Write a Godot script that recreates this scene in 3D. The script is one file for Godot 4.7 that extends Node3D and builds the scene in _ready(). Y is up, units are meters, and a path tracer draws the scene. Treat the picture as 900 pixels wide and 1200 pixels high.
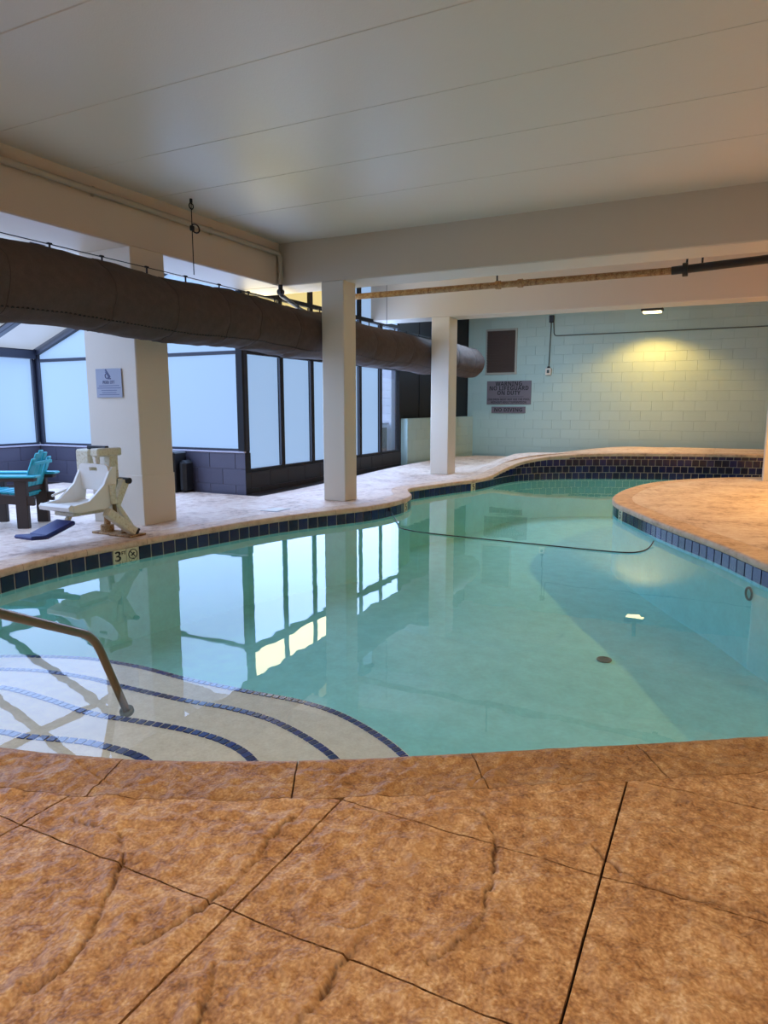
extends Node3D
# Indoor hotel pool. Room axes: -z runs along the duct away from the viewer, x runs along the ceiling beams. y = 0 is the deck.

const EYE := Vector3(0, 1.45, 0)
const FOCAL := 800.0
const PITCH := 0.15256
const YAW := 0.46393
const WATER := -0.17
const POOL_FLOOR := -1.12
const CEIL := 3.93
const CEIL_FAR := 4.36

var M := {}
var used := {}
var outline: PackedVector2Array      # inner edge of the coping, resampled every few centimetres
var outward: PackedVector2Array      # unit normals pointing away from the water
var along: PackedFloat32Array        # arc length at each outline point
var total_length := 0.0
var coping_zone: PackedVector2Array  # pool plus coping, what the slabs are cut by
var veins := []
var vein_dark := 0.0                # how far the colour darkens along a traced crack at the last stamp() point
var n_fine := FastNoiseLite.new()
var n_mid := FastNoiseLite.new()
var n_ridge := FastNoiseLite.new()
var rng := RandomNumberGenerator.new()


func _ready() -> void:
	rng.seed = 11
	set_camera()
	set_environment()
	make_noises()
	make_materials()
	make_outline()
	print("outline ", outline.size(), " ", total_length)
	build_floor()
	print("floor ", Time.get_ticks_msec())
	build_pool()
	print("pool ", Time.get_ticks_msec())
	build_shell()
	build_beams_and_columns()
	build_sunroom()
	build_storefront()
	build_exterior()
	print("shell ", Time.get_ticks_msec())
	build_lamps()
	build_duct()
	build_pipes()
	build_wall_fittings()
	build_lift()
	build_chair()
	build_black_case()
	build_handrail()
	build_skimmer_lid()
	build_rope()
	print("done ", Time.get_ticks_msec())


# ------------------------------------------------------------------ camera and light

func set_camera() -> void:
	var cam := Camera3D.new()
	cam.name = "camera"
	add_child(cam)
	cam.position = EYE
	cam.rotation = Vector3(-PITCH, YAW, 0)
	cam.fov = rad_to_deg(2.0 * atan(600.0 / FOCAL))
	cam.near = 0.05
	cam.far = 200.0
	cam.current = true


func set_environment() -> void:
	var sky_mat := ProceduralSkyMaterial.new()
	sky_mat.sky_top_color = Color(0.62, 0.74, 0.92)
	sky_mat.sky_horizon_color = Color(0.86, 0.91, 0.98)
	sky_mat.ground_bottom_color = Color(0.45, 0.45, 0.45)
	sky_mat.ground_horizon_color = Color(0.7, 0.72, 0.75)
	sky_mat.sky_energy_multiplier = 2.0
	var sky := Sky.new()
	sky.sky_material = sky_mat
	var env := Environment.new()
	env.background_mode = Environment.BG_SKY
	env.sky = sky
	env.tonemap_mode = Environment.TONE_MAPPER_LINEAR
	env.tonemap_exposure = 1.0
	env.sdfgi_enabled = true
	env.ssao_enabled = true
	env.ssil_enabled = true
	var we := WorldEnvironment.new()
	we.name = "world_environment"
	we.environment = env
	add_child(we)


const DAY := Color(0.66, 0.78, 1.0)
const LAMP_YELLOW := Color(1.0, 0.77, 0.39)
const LAMP_WARM := Color(1.0, 0.91, 0.81)
const FILL_COOL := Color(0.70, 0.85, 1.0)  # colour of the added panel hidden behind the pale beam
const PANE_LIGHT := 2.8      # radiance of the daylit panes as the room receives it
const ROOF_LIGHT := 3.6
const STOREFRONT_LIGHT := 5.6


func window_light(parent: Node3D, centre: Vector3, facing: Vector3, upward: Vector3, w: float, h: float, radiance: float, colour := DAY) -> void:
	var l := AreaLight3D.new()
	l.name = "daylight"
	l.area_size = Vector2(w, h)
	l.area_normalize_energy = false
	l.light_energy = radiance / PI
	l.light_color = colour
	l.shadow_enabled = true
	l.area_range = 60.0
	parent.add_child(l, true)
	l.global_transform = Transform3D(Basis.looking_at(facing, upward), centre + facing * 0.02)


# ------------------------------------------------------------------ pixels to places (900 x 1200 frame)

func ray(px: float, py: float) -> Vector3:
	var x := (px - 450.0) / FOCAL
	var y := -(py - 600.0) / FOCAL
	return Basis.from_euler(Vector3(-PITCH, YAW, 0)) * Vector3(x, y, -1)


func on_y(px: float, py: float, h := 0.0) -> Vector3:
	var r := ray(px, py)
	return EYE + r * ((h - EYE.y) / r.y)


func on_x(px: float, py: float, x: float) -> Vector3:
	var r := ray(px, py)
	return EYE + r * (x / r.x)


func on_z(px: float, py: float, z: float) -> Vector3:
	var r := ray(px, py)
	return EYE + r * (z / r.z)


func flat(p: Vector3) -> Vector2:
	return Vector2(p.x, p.z)


# ------------------------------------------------------------------ naming

func numbered(called: String) -> String:
	if not used.has(called):
		used[called] = 0
		return called
	used[called] += 1
	return "%s_%03d" % [called, used[called]]


func thing(called: String, label: String, category: String, at := Vector3.ZERO, group := "") -> Node3D:
	var o := Node3D.new()
	o.name = numbered(called)
	add_child(o)
	o.position = at
	o.set_meta("label", label)
	o.set_meta("category", category)
	if group:
		o.set_meta("group", group)
	return o


func structure(called: String) -> Node3D:
	var o := Node3D.new()
	o.name = called
	add_child(o)
	o.set_meta("kind", "structure")
	return o


func part(called: String, st: SurfaceTool, m: Material, parent: Node3D) -> MeshInstance3D:
	return placed(called, st.commit(), m, parent)


func placed(called: String, mesh: Mesh, m: Material, parent: Node3D, at := Transform3D()) -> MeshInstance3D:
	var o := MeshInstance3D.new()
	o.name = called
	o.mesh = mesh
	o.material_override = m
	o.transform = at
	o.cast_shadow = GeometryInstance3D.SHADOW_CASTING_SETTING_ON
	parent.add_child(o, true)
	return o


# ------------------------------------------------------------------ mesh helpers

func start() -> SurfaceTool:
	var st := SurfaceTool.new()
	st.begin(Mesh.PRIMITIVE_TRIANGLES)
	return st


func tri(st: SurfaceTool, a: Vector3, b: Vector3, c: Vector3) -> void:
	# counter-clockwise from outside in, clockwise out
	var n := (b - a).cross(c - a).normalized()
	for p in [a, c, b]:
		st.set_normal(n)
		st.add_vertex(p)


func tri_n(st: SurfaceTool, a: Vector3, b: Vector3, c: Vector3, na: Vector3, nb: Vector3, nc: Vector3) -> void:
	st.set_normal(na)
	st.add_vertex(a)
	st.set_normal(nc)
	st.add_vertex(c)
	st.set_normal(nb)
	st.add_vertex(b)


func poly(st: SurfaceTool, pts: Array, inside: Vector3) -> void:
	var n: Vector3 = (pts[1] - pts[0]).cross(pts[2] - pts[0])
	var mid := Vector3.ZERO
	for p in pts:
		mid += p
	mid /= pts.size()
	var flip := n.dot(mid - inside) < 0.0
	for i in range(1, pts.size() - 1):
		if flip:
			tri(st, pts[0], pts[i + 1], pts[i])
		else:
			tri(st, pts[0], pts[i], pts[i + 1])


func box(st: SurfaceTool, centre: Vector3, size: Vector3, bevel := 0.0, turn := Basis()) -> SurfaceTool:
	var h := size / 2.0
	var b := minf(bevel, minf(h.x, minf(h.y, h.z)) * 0.9)
	var corner := func(s: Vector3, axis: int) -> Vector3:
		var v := Vector3(s.x * h.x, s.y * h.y, s.z * h.z)
		for k in 3:
			if k != axis:
				v[k] -= s[k] * b
		return centre + turn * v
	for a in 3:
		var u := (a + 1) % 3
		var w := (a + 2) % 3
		for s in [-1.0, 1.0]:
			var q := []
			for c in [[-1.0, -1.0], [1.0, -1.0], [1.0, 1.0], [-1.0, 1.0]]:
				var sg := Vector3.ZERO
				sg[a] = s
				sg[u] = c[0]
				sg[w] = c[1]
				q.append(corner.call(sg, a))
			poly(st, q, centre)
			if b <= 0.0:
				continue
			for s2 in [-1.0, 1.0]:
				var s1 := Vector3.ZERO
				s1[a] = s
				s1[u] = s2
				var lo := s1
				var hi := s1
				lo[w] = -1.0
				hi[w] = 1.0
				poly(st, [corner.call(lo, a), corner.call(hi, a), corner.call(hi, u), corner.call(lo, u)], centre)
	if b > 0.0:
		for sx in [-1.0, 1.0]:
			for sy in [-1.0, 1.0]:
				for sz in [-1.0, 1.0]:
					var sg := Vector3(sx, sy, sz)
					poly(st, [corner.call(sg, 0), corner.call(sg, 1), corner.call(sg, 2)], centre)
	return st


func span(lo: Vector3, hi: Vector3, bevel := 0.0) -> SurfaceTool:
	return box(start(), (lo + hi) / 2.0, (hi - lo).abs(), bevel)


func bar(st: SurfaceTool, a: Vector3, b: Vector3, w: float, h: float, bevel := 0.0, upward := Vector3.UP) -> SurfaceTool:
	# a straight bar from a to b, w across and h along "upward"
	var d := (b - a).normalized()
	var side := d.cross(upward).normalized()
	var up := side.cross(d)
	return box(st, (a + b) / 2.0, Vector3(w, h, (b - a).length()), bevel, Basis(side, up, -d))


func tube(st: SurfaceTool, pts: Array, radius: float, n := 12, capped := true, closed := false) -> SurfaceTool:
	var count := pts.size()
	var rings := []
	var side := Vector3.ZERO
	for i in count:
		var before: Vector3 = pts[(i - 1 + count) % count] if closed else pts[maxi(i - 1, 0)]
		var after: Vector3 = pts[(i + 1) % count] if closed else pts[mini(i + 1, count - 1)]
		var d := (after - before).normalized()
		if side == Vector3.ZERO:
			side = d.cross(Vector3.UP if absf(d.y) < 0.9 else Vector3.RIGHT).normalized()
		side = (side - d * side.dot(d)).normalized()
		var up := side.cross(d)
		var ring := []
		for k in n:
			var t := TAU * k / n
			ring.append(side * cos(t) + up * sin(t))
		rings.append(ring)
	for i in (count if closed else count - 1):
		var j := (i + 1) % count
		for k in n:
			var l := (k + 1) % n
			var n0: Vector3 = rings[i][k]
			var n1: Vector3 = rings[i][l]
			var n2: Vector3 = rings[j][l]
			var n3: Vector3 = rings[j][k]
			var p0: Vector3 = pts[i] + n0 * radius
			var p1: Vector3 = pts[i] + n1 * radius
			var p2: Vector3 = pts[j] + n2 * radius
			var p3: Vector3 = pts[j] + n3 * radius
			if (p1 - p0).cross(p2 - p0).dot(n0) >= 0.0:
				tri_n(st, p0, p1, p2, n0, n1, n2)
				tri_n(st, p0, p2, p3, n0, n2, n3)
			else:
				tri_n(st, p0, p2, p1, n0, n2, n1)
				tri_n(st, p0, p3, p2, n0, n3, n2)
	if capped and not closed:
		for e in [0, count - 1]:
			var q := []
			for k in n:
				q.append(pts[e] + rings[e][k] * radius)
			poly(st, q, pts[1] if e == 0 else pts[count - 2])
	return st


func rounded_path(pts: Array, r: float, n := 6) -> Array:
	var out := [pts[0]]
	for i in range(1, pts.size() - 1):
		var a: Vector3 = (pts[i - 1] - pts[i]).normalized()
		var b: Vector3 = (pts[i + 1] - pts[i]).normalized()
		var p0: Vector3 = pts[i] + a * r
		var p1: Vector3 = pts[i] + b * r
		for k in n + 1:
			var t := float(k) / n
			out.append(p0.lerp(pts[i], t).lerp(pts[i].lerp(p1, t), t))
	out.append(pts[-1])
	return out


func prism(st: SurfaceTool, shape: PackedVector2Array, y0: float, y1: float) -> SurfaceTool:
	# shape in the ground plane (x, z)
	var idx := Geometry2D.triangulate_polygon(shape)
	for i in range(0, idx.size(), 3):
		var a := shape[idx[i]]
		var b := shape[idx[i + 1]]
		var c := shape[idx[i + 2]]
		var mid := Vector3((a.x + b.x + c.x) / 3.0, (y0 + y1) / 2.0, (a.y + b.y + c.y) / 3.0)
		for y in [y0, y1]:
			poly(st, [Vector3(a.x, y, a.y), Vector3(b.x, y, b.y), Vector3(c.x, y, c.y)], mid)
	var ccw := not Geometry2D.is_polygon_clockwise(shape)
	for i in shape.size():
		var p := shape[i]
		var q := shape[(i + 1) % shape.size()]
		var e := (q - p).normalized()
		var n2 := Vector2(e.y, -e.x) * (1.0 if ccw else -1.0)
		var mid := Vector3((p.x + q.x) / 2.0 - n2.x, (y0 + y1) / 2.0, (p.y + q.y) / 2.0 - n2.y)
		poly(st, [Vector3(p.x, y0, p.y), Vector3(q.x, y0, q.y), Vector3(q.x, y1, q.y), Vector3(p.x, y1, p.y)], mid)
	return st


func extrude(st: SurfaceTool, shape: Array, at: Transform3D, depth: float) -> SurfaceTool:
	# a polygon in the local xy plane, extruded along local z from -depth/2 to depth/2
	var flat_shape := PackedVector2Array(shape)
	var idx := Geometry2D.triangulate_polygon(flat_shape)
	for i in range(0, idx.size(), 3):
		var t := []
		var mid := Vector2.ZERO
		for k in 3:
			t.append(flat_shape[idx[i + k]])
			mid += t[k] / 3.0
		for s in [-0.5, 0.5]:
			poly(st, [at * Vector3(t[0].x, t[0].y, s * depth), at * Vector3(t[1].x, t[1].y, s * depth), at * Vector3(t[2].x, t[2].y, s * depth)], at * Vector3(mid.x, mid.y, 0))
	var ccw := not Geometry2D.is_polygon_clockwise(flat_shape)
	for i in flat_shape.size():
		var p := flat_shape[i]
		var q := flat_shape[(i + 1) % flat_shape.size()]
		var e := (q - p).normalized()
		var n2 := Vector2(e.y, -e.x) * (1.0 if ccw else -1.0)
		var m2 := (p + q) / 2.0 - n2 * 0.1
		poly(st, [at * Vector3(p.x, p.y, -depth / 2), at * Vector3(q.x, q.y, -depth / 2), at * Vector3(q.x, q.y, depth / 2), at * Vector3(p.x, p.y, depth / 2)], at * Vector3(m2.x, m2.y, 0))
	return st


func letters(text: String, size: float, m: Material, parent: Node3D, at: Transform3D, fit := 0.0, bold := false, serif := false) -> void:
	var t := TextMesh.new()
	var f := SystemFont.new()
	f.font_names = PackedStringArray(["Droid Serif" if serif else "Droid Sans"])
	if bold:
		f.font_weight = 700
	t.font = f
	t.text = text
	t.font_size = 64
	t.pixel_size = size / 64.0
	t.depth = 0.004
	t.curve_step = 2.0
	var tr := at
	if fit > 0.0:
		var w: float = t.get_aabb().size.x
		if w > 0.0:
			tr = at * Transform3D(Basis.from_scale(Vector3(fit / w, 1, 1)), Vector3.ZERO)
	placed("lettering", t, m, parent, tr)


# ------------------------------------------------------------------ materials

func make_noises() -> void:
	n_fine.seed = 5
	n_fine.noise_type = FastNoiseLite.TYPE_SIMPLEX_SMOOTH
	n_fine.frequency = 9.0
	n_fine.fractal_type = FastNoiseLite.FRACTAL_FBM
	n_fine.fractal_octaves = 4
	n_mid.seed = 9
	n_mid.noise_type = FastNoiseLite.TYPE_SIMPLEX_SMOOTH
	n_mid.frequency = 2.2
	n_mid.fractal_octaves = 3
	n_ridge.seed = 21
	n_ridge.noise_type = FastNoiseLite.TYPE_SIMPLEX_SMOOTH
	n_ridge.frequency = 3.1
	n_ridge.fractal_type = FastNoiseLite.FRACTAL_RIDGED
	n_ridge.fractal_octaves = 3


func noise_bytes(size: int, freq: float, seed_: int, octaves := 4, kind := FastNoiseLite.FRACTAL_FBM) -> PackedByteArray:
	var n := FastNoiseLite.new()
	n.noise_type = FastNoiseLite.TYPE_SIMPLEX_SMOOTH
	n.seed = seed_
	n.frequency = freq
	n.fractal_type = kind
	n.fractal_octaves = octaves
	var im := n.get_seamless_image(size, size)
	im.convert(Image.FORMAT_L8)
	return im.get_data()


func ramp_texture(size: int, layers: Array, colours: Array, gain := 1.0) -> ImageTexture:
	# layers: [[bytes, weight], ...] -> 0..1 -> colours along a ramp
	var out := PackedByteArray()
	out.resize(size * size * 3)
	var last := colours.size() - 1
	for i in size * size:
		var v := 0.0
		for l in layers:
			v += (l[0][i] / 255.0) * l[1]
		v = clampf((v - 0.5) * gain + 0.5, 0.0, 1.0) * last
		var k := mini(int(v), last - 1)
		var c: Color = colours[k].lerp(colours[k + 1], v - k)
		out[i * 3] = int(clampf(c.r, 0, 1) * 255.0)
		out[i * 3 + 1] = int(clampf(c.g, 0, 1) * 255.0)
		out[i * 3 + 2] = int(clampf(c.b, 0, 1) * 255.0)
	return ImageTexture.create_from_image(Image.create_from_data(size, size, false, Image.FORMAT_RGB8, out))


func grey_texture(size: int, layers: Array) -> ImageTexture:
	return ramp_texture(size, layers, [Color.BLACK, Color.WHITE])


func c8(r: int, g: int, b: int) -> Color:
	return Color(r / 255.0, g / 255.0, b / 255.0)


func plain(key: String, colour: Color, rough := 0.6, metal := 0.0) -> StandardMaterial3D:
	var m := StandardMaterial3D.new()
	m.resource_name = key
	m.albedo_color = colour
	m.roughness = rough
	m.metallic = metal
	M[key] = m
	return m


func triplanar(m: StandardMaterial3D, scale_: float) -> void:
	m.uv1_triplanar = true
	m.uv1_world_triplanar = true
	m.uv1_scale = Vector3.ONE * scale_


func relief(m: StandardMaterial3D, tex: Texture2D, centimetres: float) -> void:
	m.heightmap_enabled = true
	m.heightmap_texture = tex
	m.heightmap_scale = centimetres


func make_materials() -> void:
	var a := noise_bytes(1024, 0.006, 1, 5)
	var b := noise_bytes(1024, 0.03, 2, 5)
	var c := noise_bytes(1024, 0.12, 3, 3)
	var s := 512
	var p := noise_bytes(s, 0.02, 4, 5)
	var q := noise_bytes(s, 0.09, 6, 4)
	var e := noise_bytes(1024, 0.045, 8, 5, FastNoiseLite.FRACTAL_RIDGED)
	var deck_relief := grey_texture(1024, [[b, 0.45], [c, 0.25], [e, 0.3]])
	var small_relief := grey_texture(s, [[p, 0.4], [q, 0.6]])

	# stained, stamped concrete of the deck
	var deck_tex := ramp_texture(1024, [[a, 0.45], [b, 0.5], [c, 0.5], [e, -0.18], [a, -0.15]], [c8(98, 60, 30), c8(146, 100, 58), c8(184, 136, 86), c8(212, 168, 116), c8(238, 206, 160)], 1.3)
	var m := plain("deck", Color.WHITE, 0.48)
	m.vertex_color_use_as_albedo = true
	m.albedo_texture = deck_tex
	triplanar(m, 0.55)
	relief(m, deck_relief, 0.9)
	m = plain("coping", c8(228, 224, 214), 0.5)
	m.albedo_texture = deck_tex
	triplanar(m, 0.62)
	relief(m, deck_relief, 0.9)
	# the worn, paler paving round the far half of the pool
	m = plain("deck_pale", Color.WHITE, 0.55)
	m.albedo_texture = ramp_texture(1024, [[a, 0.75], [b, 0.5], [c, 0.25], [a, -0.3]], [c8(126, 98, 82), c8(178, 148, 128), c8(216, 190, 170), c8(230, 208, 190), c8(238, 222, 206)], 1.3)
	triplanar(m, 0.22)
	relief(m, deck_relief, 0.6)
	var pale_tex := m.albedo_texture
	m = plain("coping_pale", c8(244, 232, 214), 0.6)
	m.albedo_texture = pale_tex
	triplanar(m, 0.3)
	relief(m, deck_relief, 0.6)
	plain("joint", c8(46, 34, 26), 0.9)

	# painted surfaces
	m = plain("ceiling", c8(226, 216, 202), 0.42)
	triplanar(m, 1.2)
	relief(m, small_relief, 0.12)
	m = plain("beam", c8(206, 194, 176), 0.55)
	triplanar(m, 0.9)
	relief(m, small_relief, 0.15)
	m = plain("column", c8(214, 205, 188), 0.5)
	triplanar(m, 0.9)
	relief(m, small_relief, 0.12)
	plain("white_wall", c8(220, 212, 198), 0.7)
	for k in 3:
		m = plain("mint_%d" % k, [c8(172, 198, 191), c8(171, 197, 190), c8(174, 200, 193)][k], 0.55)
		triplanar(m, 1.6)
		relief(m, small_relief, 0.35)
	plain("mint_joint", c8(168, 194, 187), 0.8)
	for k in 2:
		m = plain("slate_%d" % k, [c8(84, 82, 98), c8(78, 76, 92)][k], 0.5)
		triplanar(m, 1.6)
		relief(m, small_relief, 0.25)
	plain("slate_joint", c8(112, 110, 124), 0.8)
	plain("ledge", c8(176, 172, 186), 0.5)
	plain("frame", c8(24, 27, 42), 0.45)
	plain("frame_black", c8(11, 11, 15), 0.7)
	for k in 2:
		plain("charcoal_%d" % k, [c8(36, 35, 40), c8(32, 31, 37)][k], 0.55)

	# glazing
	m = plain("pane", c8(96, 110, 128), 0.5)
	m.emission_enabled = true
	m.emission = c8(166, 204, 250)
	m.emission_energy_multiplier = 0.72
	m = plain("pane_roof", c8(96, 104, 112), 0.5)
	m.emission_enabled = true
	m.emission = c8(196, 204, 214)
	m.emission_energy_multiplier = 0.6
	m = plain("pane_yellow", c8(120, 110, 80), 0.5)
	m.emission_enabled = true
	m.emission = c8(250, 226, 150)
	m.emission_energy_multiplier = 0.85
	m = plain("clear_glass", Color(0.9, 0.95, 1.0, 0.04), 0.02)
	m.transparency = BaseMaterial3D.TRANSPARENCY_ALPHA

	# pool
	m = plain("plaster", c8(152, 240, 238), 0.8)
	m.albedo_texture = ramp_texture(s, [[p, 0.6], [q, 0.4]], [Color(0.86, 0.88, 0.88), Color(1, 1, 1)])
	triplanar(m, 0.35)
	m = plain("step_plaster", c8(234, 240, 230), 0.8)
	m.albedo_texture = ramp_texture(s, [[p, 0.5], [q, 0.5]], [Color(0.85, 0.84, 0.82), Color(1, 1, 1)])
	triplanar(m, 0.8)
	for k in 3:
		m = plain("tile_%d" % k, [c8(22, 27, 70), c8(16, 20, 52), c8(28, 34, 84)][k], 0.15)
	for k in 2:
		plain("step_tile_%d" % k, [c8(22, 40, 128), c8(17, 31, 104)][k], 0.2)
	plain("grout", c8(196, 192, 178), 0.85)
	plain("marker_tile", c8(214, 208, 172), 0.25)
	plain("ink", c8(20, 18, 18), 0.6)
	m = plain("water", Color(0.55, 0.86, 0.82, 0.03), 0.0)
	m.transparency = BaseMaterial3D.TRANSPARENCY_ALPHA
	m.metallic_specular = 0.46
	var wn := FastNoiseLite.new()
	wn.noise_type = FastNoiseLite.TYPE_SIMPLEX_SMOOTH
	wn.seed = 77
	wn.frequency = 0.008
	wn.fractal_octaves = 3
	var wim := wn.get_seamless_image(s, s)
	wim.convert(Image.FORMAT_L8)
	triplanar(m, 0.4)
	relief(m, ImageTexture.create_from_image(wim), 0.045)

	# duct cloth, metal, plastics
	m = plain("duct_cloth", c8(90, 75, 69), 0.9)
	m.albedo_texture = ramp_texture(s, [[p, 0.6], [q, 0.4]], [Color(0.78, 0.77, 0.77), Color(1, 1, 1)])
	triplanar(m, 0.9)
	relief(m, small_relief, 0.3)
	plain("duct_seam", c8(66, 54, 50), 0.9)
	plain("black_metal", c8(24, 23, 24), 0.5, 0.3)
	m = plain("rusty", Color.WHITE, 0.8)
	m.albedo_texture = ramp_texture(s, [[p, 0.9], [q, 0.7], [p, -0.25]], [c8(46, 26, 16), c8(78, 48, 28), c8(132, 94, 58), c8(164, 130, 86), c8(186, 160, 118)])
	triplanar(m, 1.1)
	relief(m, small_relief, 0.08)
	m = plain("lift_paint", Color.WHITE, 0.5)
	m.albedo_texture = ramp_texture(s, [[p, 1.1], [q, 0.5], [p, -0.15]], [c8(110, 62, 30), c8(170, 140, 96), c8(206, 200, 172), c8(214, 210, 186), c8(220, 216, 194)])
	triplanar(m, 2.6)
	plain("dark_pipe", c8(38, 40, 44), 0.5, 0.2)
	plain("beam_pipe", c8(178, 168, 150), 0.5)
	plain("bronze", c8(124, 100, 74), 0.32, 0.85)
	plain("seat_white", c8(232, 232, 226), 0.35)
	plain("pad_blue", c8(28, 44, 110), 0.5)
	plain("chair_teal", c8(50, 178, 196), 0.5)
	plain("chair_brown", c8(58, 46, 40), 0.6)
	plain("case_black", c8(14, 13, 14), 0.5)
	m = plain("case_panel", Color.WHITE, 0.5)
	m.albedo_texture = ramp_texture(s, [[p, 0.8], [q, 0.4]], [c8(40, 16, 8), c8(110, 46, 22), c8(176, 120, 48)])
	triplanar(m, 3.0)
	plain("case_frame", c8(196, 164, 112), 0.5)
	m = plain("sign_face", c8(112, 104, 110), 0.45)
	plain("plaque_face", c8(150, 156, 172), 0.4)
	plain("plaque_ink", c8(84, 94, 128), 0.6)
	m = plain("louver", c8(92, 78, 72), 0.5, 0.3)
	plain("louver_frame", c8(168, 168, 156), 0.5)
	plain("box_white", c8(220, 214, 200), 0.5)
	plain("conduit", c8(84, 96, 92), 0.6)
	plain("outside_white", c8(216, 216, 226), 0.8)
	plain("outside_ground", c8(130, 128, 124), 0.9)
	m = plain("lamp_lens", c8(255, 240, 200), 0.4)
	m.emission_enabled = true
	m.emission = c8(255, 236, 170)
	m.emission_energy_multiplier = 6.0
	m = plain("panel_lens", c8(255, 245, 225), 0.4)
	m.emission_enabled = true
	m.emission = c8(255, 232, 200)
	m.emission_energy_multiplier = 1.5
	plain("lamp_case", c8(60, 56, 50), 0.5)


# ------------------------------------------------------------------ deck heights and pool outline

func rise(x: float, z: float) -> float:
	# the deck climbs to a raised edge at the far side of the pool
	var r := 0.0
	if z < -13.3:
		var far_side := 0.38 * smoothstep(-6.0, -2.2, x)
		var pool_side := 0.0
		if z > -17.9:
			pool_side = 0.39 * clampf(smoothstep(-13.4, -16.9, z), 0.0, 1.0) * smoothstep(-5.6, -4.4, x)
		r = lerpf(pool_side, far_side, smoothstep(-16.0, -18.5, z)) if x < -1.5 else 0.39 * smoothstep(-13.4, -16.9, z)
		r = maxf(r, 0.0)
	if x > -1.9 and z > -16.9:
		r = 0.0
	r += 0.11 * smoothstep(-5.9, -7.1, x) * smoothstep(-9.6, -15.0, z) * (1.0 - smoothstep(-17.5, -19.8, z))
	return r


func catmull(pts: PackedVector2Array, step: float) -> PackedVector2Array:
	var out := PackedVector2Array()
	var n := pts.size()
	for i in n:
		var p0 := pts[(i - 1 + n) % n]
		var p1 := pts[i]
		var p2 := pts[(i + 1) % n]
		var p3 := pts[(i + 2) % n]
		var k := maxi(2, int(p1.distance_to(p2) / step))
		for j in k:
			out.append(p1.cubic_interpolate(p2, p0, p3, float(j) / k))
	return out


func make_outline() -> void:
	var key := PackedVector2Array([
		Vector2(3.7, -5.2), Vector2(2.4, -4.72), Vector2(1.2, -3.98), Vector2(0.25, -3.34), Vector2(-0.25, -3.01), Vector2(-0.58, -2.80), Vector2(-0.89, -2.60), Vector2(-1.20, -2.40),
		Vector2(-1.51, -2.22), Vector2(-1.82, -2.06), Vector2(-2.08, -1.94), Vector2(-2.40, -1.83), Vector2(-2.78, -1.73), Vector2(-3.4, -1.63), Vector2(-4.2, -1.72), Vector2(-4.9, -2.1),
		Vector2(-5.4, -2.72), Vector2(-5.68, -3.4), Vector2(-5.81, -4.0), Vector2(-5.84, -4.6), Vector2(-5.78, -5.15), Vector2(-5.68, -5.75), Vector2(-5.55, -6.4), Vector2(-5.40, -7.1),
		Vector2(-5.17, -7.77), Vector2(-4.89, -8.38), Vector2(-4.69, -8.82), Vector2(-4.58, -9.27), Vector2(-4.55, -9.8), Vector2(-4.66, -10.35), Vector2(-4.93, -10.82), Vector2(-5.06, -11.2),
		Vector2(-4.97, -11.66), Vector2(-4.75, -12.46), Vector2(-4.53, -13.1), Vector2(-4.42, -13.75), Vector2(-4.34, -14.6), Vector2(-4.12, -15.35), Vector2(-3.6, -15.97), Vector2(-2.7, -16.55),
		Vector2(-1.3, -17.12), Vector2(0.7, -17.6), Vector2(2.4, -17.75), Vector2(3.0, -17.5), Vector2(2.4, -17.1), Vector2(1.0, -16.5), Vector2(-0.3, -15.6), Vector2(-1.2, -14.3),
		Vector2(-1.54, -12.95), Vector2(-1.62, -11.9), Vector2(-1.57, -11.26), Vector2(-1.43, -10.74), Vector2(-1.2, -10.26), Vector2(-0.96, -9.76), Vector2(-0.70, -9.25), Vector2(-0.43, -8.76),
		Vector2(-0.2, -8.37), Vector2(0.02, -7.97), Vector2(0.2, -7.6), Vector2(0.42, -7.15), Vector2(0.85, -6.5), Vector2(1.6, -6.05), Vector2(2.7, -5.9), Vector2(3.5, -5.75)])
	outline = catmull(key, 0.045)
	var n := outline.size()
	var ccw := not Geometry2D.is_polygon_clockwise(outline)
	total_length = 0.0
	for i in n:
		along.append(total_length)
		total_length += outline[i].distance_to(outline[(i + 1) % n])
		var t := (outline[(i + 1) % n] - outline[(i - 1 + n) % n]).normalized()
		outward.append(Vector2(t.y, -t.x) * (1.0 if ccw else -1.0))
	coping_zone = Geometry2D.offset_polygon(outline, 0.303, Geometry2D.JOIN_ROUND)[0]


func at_length(s: float) -> Array:
	# [point, outward normal] at arc length s
	var v := fposmod(s, total_length)
	var i := along.bsearch(v, false) - 1
	i = clampi(i, 0, along.size() - 1)
	var j := (i + 1) % along.size()
	var end := along[j] if j > 0 else total_length
	var t := (v - along[i]) / maxf(end - along[i], 1e-6)
	return [outline[i].lerp(outline[j], t), outward[i].lerp(outward[j], t).normalized()]


func length_near(x: float, z: float) -> float:
	var best := 0
	var d := 1e9
	for i in outline.size():
		var e := outline[i].distance_squared_to(Vector2(x, z))
		if e < d:
			d = e
			best = i
	return along[best]


# ------------------------------------------------------------------ stamped relief of the near deck

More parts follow.
